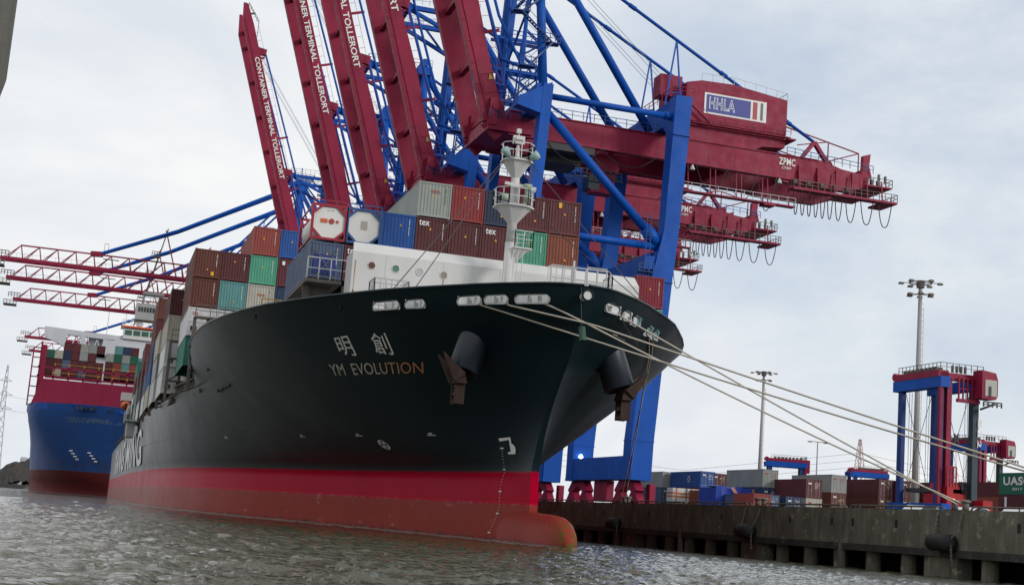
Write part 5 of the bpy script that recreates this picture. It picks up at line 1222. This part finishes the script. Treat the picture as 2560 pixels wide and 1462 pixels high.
# ------------------------------------------------------------------ yard
GY = 'containers stacked in the yard behind the quay'
def yard(xr, y, tiers, where, kinds=None, L=12.19, texts=None):
    n = len(tiers)
    for i, c in enumerate(tiers):
        if c is None: continue
        lv = {0: 'bottom', n-1: 'top'}.get(i, 'middle')
        o = container(xr-W2, y, QZ+i*2.6, c, '%s container, %s of the stack %s' % (COLN.get(c, c), lv, where), GY, 'door' if i else 'dry', 2.59, L)
        if texts and texts.get(i): texts[i](o)
def boxlogo(o):
    for a in range(6): MB().prism([(4.6+.55*math.cos(R(a*60+s)), 1.35+.55*math.sin(R(a*60+s))) for s in (-18, -6, 6, 18)]+[(4.6+.2*math.cos(R(a*60)), 1.35+.2*math.sin(R(a*60)))], -W2-.03, -W2-.012, 'x').build('round_emblem', M_letter, o)
yard(93.0, 219.3, ['slate', 'slate', 'grey'], 'just right of the crane leg')
yard(94.24, 206.6, ['navy', 'brown', 'blue'], 'with the round white emblem', texts={2: boxlogo})
yard(97.6, 209.5, ['brown', 'brown', 'maroon'], 'between the emblem stack and the pale grey one behind')
yard(100.2, 211, ['brown', 'grey', 'grey'], 'partly hidden left of the large grey container')
yard(94.48, 185.4, ['navy', 'navy', 'grey'], 'under the left light mast')
for xr_, z_, c, lb_ in ((96.4, 2.62, 'maroon', 'maroon container with white marks in front of the orange container'), (96.5, 0, 'cream', 'cream container with its doors to the quay, under the end of the maroon one'), (93.4, 0, 'navy', 'navy container left of the cream one, under the maroon container'), (90.0, 0, 'slate', 'slate blue container left of the navy one at the yard edge')): container(xr_-W2, 176, QZ+1.25+z_, c, lb_, GY, 'door')
yard(109.5, 211, ['maroon', 'maroon', 'orange'], 'carrying the orange container')
yard(104.13, 182.9, ['brown', 'brown', 'grey'], 'in front of the far lamp post')
yard(112.67, 196, ['brown', 'brown', 'blue'], 'blue and green group, left one')
yard(115.25, 197, ['brown', 'rust', 'seagreen'], 'blue and green group, right one')
yard(112.3, 183.7, ['maroon', 'brown', 'maroon'], 'left of the big straddle carrier leg')
yard(115.0, 182, ['brown', 'brown', 'maroon'], 'behind the big straddle carrier, left')
yard(118.6, 180, ['maroon', 'maroon', 'maroon'], 'behind the big straddle carrier, middle')
yard(122.4, 177, ['maroon', 'maroon', 'maroon'], 'behind the big straddle carrier, right')
yard(119.2, 163, ['maroon', 'maroon', 'maroon'], 'behind the right straddle carrier leg')
yard(111, 151, ['orange', 'orange'], 'low orange one beside the dark leg')
def uasc(o):
    text_on('UASC', plane_fn((-4.6, -.03, 1.0), (3.4, 0, 0), (0, 0, .95)), 'lettering', M_letter, o, .03); MB().bx(-.7, -.3, -.03, -.015, .4, 2.1).build('lettering_block', M_letter, o)
for i, (c, lab) in enumerate((('maroon', 'maroon container lowest at the right edge, under the green lettered one'), ('maroon', 'maroon container directly below the green lettered one at the right edge'), ('darkgreen', 'dark green container with large white lettering at the right edge'))):
    r = container(104.85+W2, 135.8, QZ+i*2.6, c, lab, GY, 'dry', 2.59, small=True)
    if i == 2:
        text_on('UASC', (lambda u, v: Vector((-W2-.03, 11.3-5.2*u, 1.1+1.0*v))), 'lettering', M_letter, r, .03, 1.05); text_on('2017', (lambda u, v: Vector((-W2-.03, 9.6-2.0*u, .5+.3*v))), 'lettering', M_letter, r, .01)
        MB().bx(-W2-.03, -W2-.012, 4.8, 5.5, .5, 2.2).build('lettering_block', M_letter, r)
    if i == 1: MB().bx(-W2-.03, -W2-.012, 10.6, 11.0, 1.0, 2.3).build('lettering_block', M_letter, r)
# cargo under sheets, left part of the yard
def cargo():
    t = empty('wrapped_cargo', (75.5, 168, QZ)); 
cols = [('white', (.6, .6, .6)), ('orange', (.5, .17, .03)), ('pink', (.6, .3, .3))]
for i in range(4):
    root = empty('wrapped_crate', (87.6+i*2.35, 205-i*.4, QZ+2.55), 0, ['white and orange wrapped crate at the left end of the row by the crane bogies', 'white wrapped crate with orange straps, second of the row by the crane', 'white and orange wrapped crate, third of the row by the crane', 'white wrapped crate next to the orange container'][i], 'crate', 'wrapped crates beside the crane'); b = MB()
    b.bx(-1.1, 1.1, 0, 2.3, .0, 2.2); b.build('wrapped_box', flat('crate_wrap_%d' % i, (.62, .61, .6)), root); b = MB()
    for z in (.75, 1.25): b.bx(-1.13, 1.13, -.02, 2.32, z, z+.28)
    b.bx(-.6, -.35, -.03, 0, 0, 2.2); b.build('strap', flat('crate_strap_%d' % i, (.5, .17, .05)), root); MB().bx(-1.15, 1.15, -.05, 2.35, -2.55, 0).build('stand', M_lash, root)
container(90.4, 199, QZ+1.97, 'orange', 'plain orange container beside the blue sheeted load', GY, 'dry', 2.6, 6.06); container(86.4, 174, QZ+1.2, 'rust', 'brick red container in front of the blue sheeted load', GY, 'dry', 2.6, 6.06, small=True)
tp = empty('sheeted_load', (89.2, 188.5, QZ-.5), 0, 'load under a bright blue tarpaulin with orange corners between the stacks', 'load'); M_tarp = paint('blue_tarpaulin', (.025, .07, .42), .5, .3); b = MB()
xs = [-3.0+.79*i for i in range(9)]
for i in range(8):
    a, c2 = xs[i], xs[i+1]; za = 5.4+.15*math.sin(i*1.7); zc = 5.4+.15*math.sin((i+1)*1.7); ya = -.3*(i % 2)-.15; yc = -.3*((i+1) % 2)-.15; zl = 1.0+.3*(i % 3)
    b.face([(a, ya, zl), (c2, yc, zl), (c2, yc*.3, zc), (a, ya*.3, za)]); b.face([(a, ya*.3, za), (c2, yc*.3, zc), (c2, 6, zc+.1), (a, 6, za+.1)])
b.bx(-2.9, 3.2, .1, 6, .5, 5.2); b.build('tarpaulin', M_tarp, tp); b = MB(); b.face([(-.9, -.55, 5.3), (-.4, -.55, 5.42), (.5, -.55, 4.3), (.1, -.55, 4.1)]); b.face([(3.3, -.55, 5.35), (2.6, -.55, 5.45), (2.3, -.55, 4.3), (3.2, -.55, 4.0)]); b.build('tarpaulin_corner', flat('tarp_corner', (.5, .22, .12)), tp)
# white cars and a van parked along the kerb
def car(kind):
    root = empty('parked_car'); hb = {'car': [(0, .35), (0, .8), (.35, .95), (1.1, 1.42), (2.6, 1.45), (3.4, 1.0), (4.2, .85), (4.3, .4)], 'van': [(0, .4), (0, 1.9), (.2, 2.05), (3.8, 2.05), (4.5, 1.25), (5.3, 1.0), (5.35, .45)]}[kind]
    L = hb[-1][0]; mat = flat('car_white_%s' % kind, (.68, .69, .70), .25); b = MB(); b.prism(hb, -.88, .88, 'y'); b.build('body', mat, root); g = MB()
    if kind == 'car': g.prism([(.5, .98), (1.15, 1.36), (2.55, 1.38), (3.2, 1.0)], -.89, .89)
    else: g.prism([(3.0, 1.3), (3.0, 1.85), (3.75, 1.85), (4.25, 1.3)], -.89, .89)
    g.build('side_window', M_glass, root)
    for x in (.8, L-.9): 
        for s in (-1, 1): MB().tube((x, s*.9, .33), (x, s*.66, .33), .33, 16).build('wheel', M_black, root)
    return root
cars = [('car', 66, 105.7, 'white car with only its roof showing above the kerb, right of the middle bollards'), ('car', 67.8, 101, 'white car roof just left of the straddle carrier'), ('van', 73.5, 88, 'long white van parked at the kerb, right of the mooring bollards'), ('car', 68.4, 95.5, 'white car partly hidden behind the mooring bollards')]
for kind, x, y, lab in cars:
    c = car(kind); c.location = (x, y, QZ-(.75 if kind == 'van' else .35)); c.rotation_euler = (0, 0, R(20)); tag(c, lab, 'van' if kind == 'van' else 'car', 'white vehicles parked along the quay kerb')
    c.location.z = QZ
# ------------------------------------------------------------------ straddle carriers
M_legb = paint('dark_blue_leg_paint', (.01, .04, .2), .5, .25)
def carrier(num):
    root = empty('straddle_carrier'); B = MB; W_, L_, H_ = 4.0, 7.0, 16.2   # x across, y along
    for x in (0, W_):
        for y in (0, L_):
            B().beam((x, y, 1.4), (x, y, H_-1.2), .66 if (x and not y) else .46, .8, (0, 1, 0)).build('leg', M_carr if (x and not y) else M_legb, root)
        b = B().bx(x-.5, x+.5, -1.6, L_+1.6, 1.25, 2.5); b.build('wheel_beam', M_blue, root)
        for y in (-1, 1.6, L_-1.6, L_+1):
            wh = B().tube((x-.3, y, .75), (x+.3, y, .75), .75, 18).build('wheel', M_black, root); B().tube((x-.32, y, .75), (x+.32, y, .75), .3, 12).build('rim', M_galv, wh)
    b = B().bx(-.55, .55, -1.0, L_+1.0, H_-2.0, H_-.9).bx(W_-.4, W_+.4, -1, L_+1, H_-2.0, H_-.9); b.build('top_beam', M_blue, root)
    b = B().bx(-.4, W_+.4, -.6, .1, H_-1.2, H_-.45).bx(-.4, W_+.4, L_-.1, L_+.6, H_-1.2, H_-.45).bx(-.6, .6, -.6, L_+.7, H_-.9, H_-.25).tube((-.5, L_+.9, H_-.4), (W_*.4, L_+.9, H_-.4), .42, 12); b.build('machinery_deck', M_crim, root)
    b = B()
    for k in range(8): b.bx(-.4, .4, .2+k*.8, .7+k*.8, H_-.25, H_+.1)
    for k in range(4): b.tube((1.4+k*.5, 0, H_-.3), (1.4+k*.5, 0, H_+.4), .15, 8)
    b.rail([(W_+.5, -.8, H_-.3), (-.5, -.8, H_-.3), (-.5, L_, H_-.3)], .8, .7, .03); b.build('deck_equipment', M_lash, root)
    b = B().beam((-.35, -.7, 2.4), (-.35, -.7, H_-1), .35).build('ladder_post', M_crim, root)
    b = B().beam((.75, -.3, 1.4), (.75, -.3, H_-1), .55, .6); b.build('red_leg_casing', M_crim, root)
    # cab on the near right corner
    c = B().prism([(W_-.5, 13.3), (W_+1.15, 13.3), (W_+1.35, 13.7), (W_+1.35, 15.3), (W_+1.1, 16.0), (W_-.5, 16.2)], -2.1, -.5); cb = c.build('operator_cab', M_crim, root)
    B().bx(W_-.15, W_+1.2, -2.15, -2.1, 13.6, 15.25).bx(W_+1.33, W_+1.4, -1.9, -.7, 13.8, 15.4).build('cab_window', flat('pale_cab_glass', (.42, .43, .38), .15), cb); B().bx(W_+.2, W_+.55, -2.17, -2.14, 13.6, 14.6).build('cab_seat', M_dark, cb)
    B().rail([(W_-.3, -2.1, 12.5), (W_+1.8, -2.1, 12.5)], .5, .5, .06).beam((W_+.1, -1, 12.3), (W_+1.8, -1, 13), .2).build('cab_bracket', M_dark, root)
    B().rail([(1.6, -.9, 13.1), (W_-.4, -.9, 13.1)], 2.2, .5, .07).beam((1.4, -.9, 13.0), (W_, -.9, 13.0), .35).build('cab_walkway', M_crim, root)
    b = B()
    for y in (0, L_):
        b.path([(.4, y, H_-2), (W_-.4, y, 3.4)], .035, 4); b.path([(W_-.4, y, H_-2), (.4, y, 3.4)], .035, 4)
        for x in (.9, 1.2, W_-1.0, W_-.7): b.path([(x, y, H_-2), (x, y, 4.4)], .03, 4)
    b.build('hoist_rope', M_dark, root)
    b = B()
    for k in range(6): a = R(60*k); b.beam((W_/2+.1*math.cos(a), -.05, 9.2+.1*math.sin(a)), (W_/2+.5*math.cos(a), -.05, 9.2+.55*math.sin(a)), .14)
    b.path([(W_/2+.3*math.cos(R(60*k)), -.05, 9.2+.33*math.sin(R(60*k))) for k in range(7)], .06); b.build('rope_spreader', M_dark, root)
    b = B().bx(.5, W_-.5, .4, L_-.4, 3.7, 4.1)
    for x in (.8, W_-.8): b.bx(x-.25, x+.25, .2, .8, 4.1, 4.9)
    b.build('spreader', M_dark, root)
    b = B().bx(.7, W_-.7, .2, 3.6, 2.0, 3.6).prism([(.7, 3.6), (W_-.7, 3.6), (W_-1.4, 4.6), (1.2, 4.7)], .4, 3).bx(.2, .9, -1.4, 0, 2.3, 4.2); b.rail([(.2, -1.4, 4.2), (1.2, -1.4, 4.2)], 2.0, .35, .06); b.build('red_drive_unit', M_red, root)
    B().bx(W_-.2, W_+.9, -2.2, -.5, .9, 3.1).build('fuel_tank', M_red, root)
    B().tube((.9, -1.42, 2.9), (.9, -1.5, 2.9), .16, 10).build('beacon', flat('lit_amber_beacon', (1, .35, .02), .3, 0, 4), root)
    B().bx(-.52, -.5, 1.0, 4.2, 1.55, 2.2).build('logo_panel', flat('pale_blue_panel', (.35, .5, .62)), root)
    for i, d in enumerate(num): text_on(d, plane_fn((W_+.18, -.52, 11.3-i*1.05), (0, 0, -.75), (.45, 0, 0)), 'number', M_letter, root, .02)
    text_on('HHLA', (lambda u, v: Vector((-.54, 2.9-1.7*u, 1.68+.36*v))), 'logo_lettering', M_signblue, root, .02)
    return root
M_carr = paint('grey_green_leg_paint', (.035, .06, .075), .5, .2)
s0 = carrier('122'); s0.location = (81.4, 125, QZ); tag(s0, 'large blue and maroon straddle carrier numbered 122 with its cab at the top right', 'straddle carrier', 'straddle carriers in the yard')
for (x, y, rz, lab) in ((133.0, 193, R(4), 'straddle carrier at the right behind the green lettered container'), (149, 281, R(70), 'small straddle carrier beyond the stacks, between the two left lamp posts'), (176, 292, R(80), 'distant low straddle carrier left of the large numbered one')):
    c = clone(s0, (x, y, QZ), rz); c['label'] = lab
    for ch in kids(c):
        if ch.name.startswith('number'): bpy.data.objects.remove(ch)
# ------------------------------------------------------------------ light masts, pylons
M_mast = flat('concrete_mast', (.33, .32, .31), .8)
def light_mast(h, r, heads, spread):
    root = empty('light_mast'); MB().tube((0, 0, 0), (0, 0, h), r, 14, r*.5).build('pole', M_mast, root, True); b = MB()
    b.tube((0, 0, h-.4), (0, 0, h+.6), r*1.1, 10); b.path([(spread*.6*math.cos(R(30*k)), spread*.6*math.sin(R(30*k)), h+.3) for k in range(13)], .08); b.build('head_frame', M_lash, root)
    for k in range(heads):
        a = R(360/heads*k); q = spread*(1 if k % 2 else .62); z = h+.2 if k % 2 else h-1.4
        MB().beam((0, 0, z+.1), (q*math.cos(a), q*math.sin(a), z+.1), .09).hexa([(q*math.cos(a)+dx, q*math.sin(a)+dy, z-.12) for dx, dy in ((-.35, -.3), (.35, -.3), (.35, .3), (-.35, .3))]+[(q*math.cos(a)+dx*.7, q*math.sin(a)+dy*.7, z+.16) for dx, dy in ((-.35, -.3), (.35, -.3), (.35, .3), (-.35, .3))]).build('floodlight', M_lash, root)
    b = MB()
    for z in [1+.8*i for i in range(int(h/.8)-3)]: b.beam((r*.8, -.25, z), (r*.8, .25, z), .05)
    b.beam((r*.8+.1, -.25, 1), (r*.7+.1, -.25, h-3), .05).beam((r*.8+.1, .25, 1), (r*.7+.1, .25, h-3), .05); b.build('ladder', M_galv, root)
    return root
m1 = light_mast(34, .5, 12, 2.6); m1.location = (106.3, 168.6, QZ); tag(m1, 'tall grey light mast with a ring of floodlights rising behind the large straddle carrier', 'light mast', 'light masts in the yard')
m2 = clone(m1, (138.9, 281.5, QZ)); m2['label'] = 'grey light mast with a ring of floodlights right of the blue crane leg'
for x_, y_, h_, lab in ((217, 400, 30, 'thin double armed lamp post far off between the two light masts'),):
    t = empty('lamp_post', (x_, y_, QZ), 0, lab, 'lamp post'); MB().tube((0, 0, 0), (0, 0, h_), .3, 8, .18).build('pole', M_mast, t); MB().beam((-3, 0, h_), (3, 0, h_), .2).bx(-3.4, -2.2, -.3, .3, h_-.3, h_).bx(2.2, 3.4, -.3, .3, h_-.3, h_).build('lamp_head', M_lash, t)
def pylon(h, wdt, colr, arms):
    t = empty('power_pylon'); b = MB(); n = 12; cs = lambda i: (wdt*(1-i/n)*.5+.6, h*i/n)
    for i in range(n):
        a, za = cs(i); c2, zc = cs(i+1)
        for sx, sy in ((1, 1), (1, -1), (-1, 1), (-1, -1)): b.beam((sx*a, sy*a, za), (sx*c2, sy*c2, zc), .32)
        for sy in (1, -1): b.beam((-a, sy*a, za), (c2, sy*c2, zc), .3).beam((a, sy*a, za), (-c2, sy*c2, zc), .3)
    b.build('lattice_tower', colr, t); b = MB()
    for z, w2 in arms: b.beam((-w2, 0, z), (w2, 0, z), .5).beam((-w2, 0, z), (0, 0, z+3), .3).beam((w2, 0, z), (0, 0, z+3), .3)
    b.build('cross_arm', colr, t); return t
p1 = pylon(76, 14, flat('red_white_pylon', (.38, .22, .22)), ()); p1.location = (522, 900, QZ); tag(p1, 'thin red and white lattice pylon on the horizon left of the large straddle carrier', 'pylon')
p2 = pylon(104, 9, flat('hazed_grey_pylon', (.30, .33, .36)), ((66, 8), (78, 7), (90, 5))); p2.location = (-82.5, 1300, 1); tag(p2, 'grey power pylon on the far shore at the left edge', 'pylon')  # distance haze is put into this pylon's pale blue-grey
b = MB()
for z in (66, 78): b.path([(-82.5, 1300, z), (-30, 1305, z-3), (40, 1310, z)], .12, 4)
tag(b.build('power_line', M_galv), 'thin power lines running from the pylon behind the blue ship', 'power line')
b = MB()
for k in range(3): b.path([(522, 900, 60+k*5), (400, 930, 40+k*4), (300, 950, 45+k*4)], .12, 4); b.path([(522, 900, 60+k*5), (660, 890, 45+k*4), (800, 880, 50+k*4)], .12, 4)
tag(b.build('power_line', M_galv), 'thin power lines running from the red and white pylon over the yard', 'power line')
# far shore at the left
b = MB(); b.hexa([(-400, 905, -1), (40, 905, -1), (40, 1400, -1), (-400, 1400, -1), (-400, 909, 2.4), (40, 909, 2.4), (40, 1400, 3), (-400, 1400, 3)])
tag(b.build('far_bank', concrete('far_bank_stone', (.10, .10, .09), (.05, .05, .05))), kind='structure')
def heap():
    V = []; F = []; n, m = 40, 22
    for i in range(n):
        for j in range(m):
            u = i/(n-1)*2-1; v = j/(m-1)*2-1; r = math.hypot(u, v*.9); z = max(0, 1-r)**.8*19*(1+.12*math.sin(9*u+2*v))+random.uniform(-.8, .8)*(r < 1)
            V.append((-38+u*26, 925+v*16, 2+max(0, z)))
    for i in range(n-1):
        for j in range(m-1): a = i*m+j; F.append((a, a+1, a+m+1, a+m))
    me = bpy.data.meshes.new('scrap_heap'); me.from_pydata(V, [], F); me.materials.append(concrete('scrap_pile', (.06, .052, .047), (.025, .025, .025))); o = link('scrap_heap', me); tag(o, 'dark brown heap of scrap on the far shore left of the blue ship', 'scrap heap')
heap()
b = MB(); b.bx(-46, -42, 960, 968, 2, 20).bx(-45.5, -42.5, 959.5, 960, 14, 19); tag(b.build('silo', flat('pale_silo', (.4, .42, .44))), 'pale square tower behind the scrap heap on the far shore', 'tower')
b = MB()
for k in range(9):
    x = -120+k*13; b.bx(x, x+10, 930+k % 3*9, 945, 2, 6+(k*7 % 5))
tag(b.build('far_warehouse', flat('far_warehouse_grey', (.16, .18, .2))), 'row of low grey sheds on the far shore at the left edge', 'warehouse')
bt = empty('small_barge', (-52, 860, 0), R(4), 'low dark barge with a white cabin lying at the far shore, left edge', 'barge')
MB().prism([(-16, .0), (-17, 2.4), (15, 2.2), (17, 3.2), (14, 0)], -3, 3).build('hull', M_dark, bt); MB().bx(-12, -6, -2.4, 2.4, 2.3, 5).bx(-11, -8, -2, 2, 5, 7).build('cabin', M_white, bt)
# weathered post standing in the water right beside the viewer, at the left edge
ps = empty('mooring_post', (-1.55, 14, 0), 0, 'weathered grey concrete post close by at the left edge of the view', 'post')
MB().tube((-.12, 0, -2), (-.12, 0, 4.75), .36, 24, cap=False).build('shaft', concrete('post_concrete', (.16, .157, .14), (.08, .08, .07)), ps, True); MB().tube((-.12, 0, 4.72), (-.12, 0, 5.0), .36, 24, .42, cap=False).tube((-.12, 0, 5.0), (-.12, 0, 9.5), .42, 24, cap=False).build('sleeve', bpy.data.materials['post_concrete'], ps, True)
MB().tube((-.12, 0, 4.0), (-.12, 0, 4.22), .39, 24).build('band', M_black, ps)
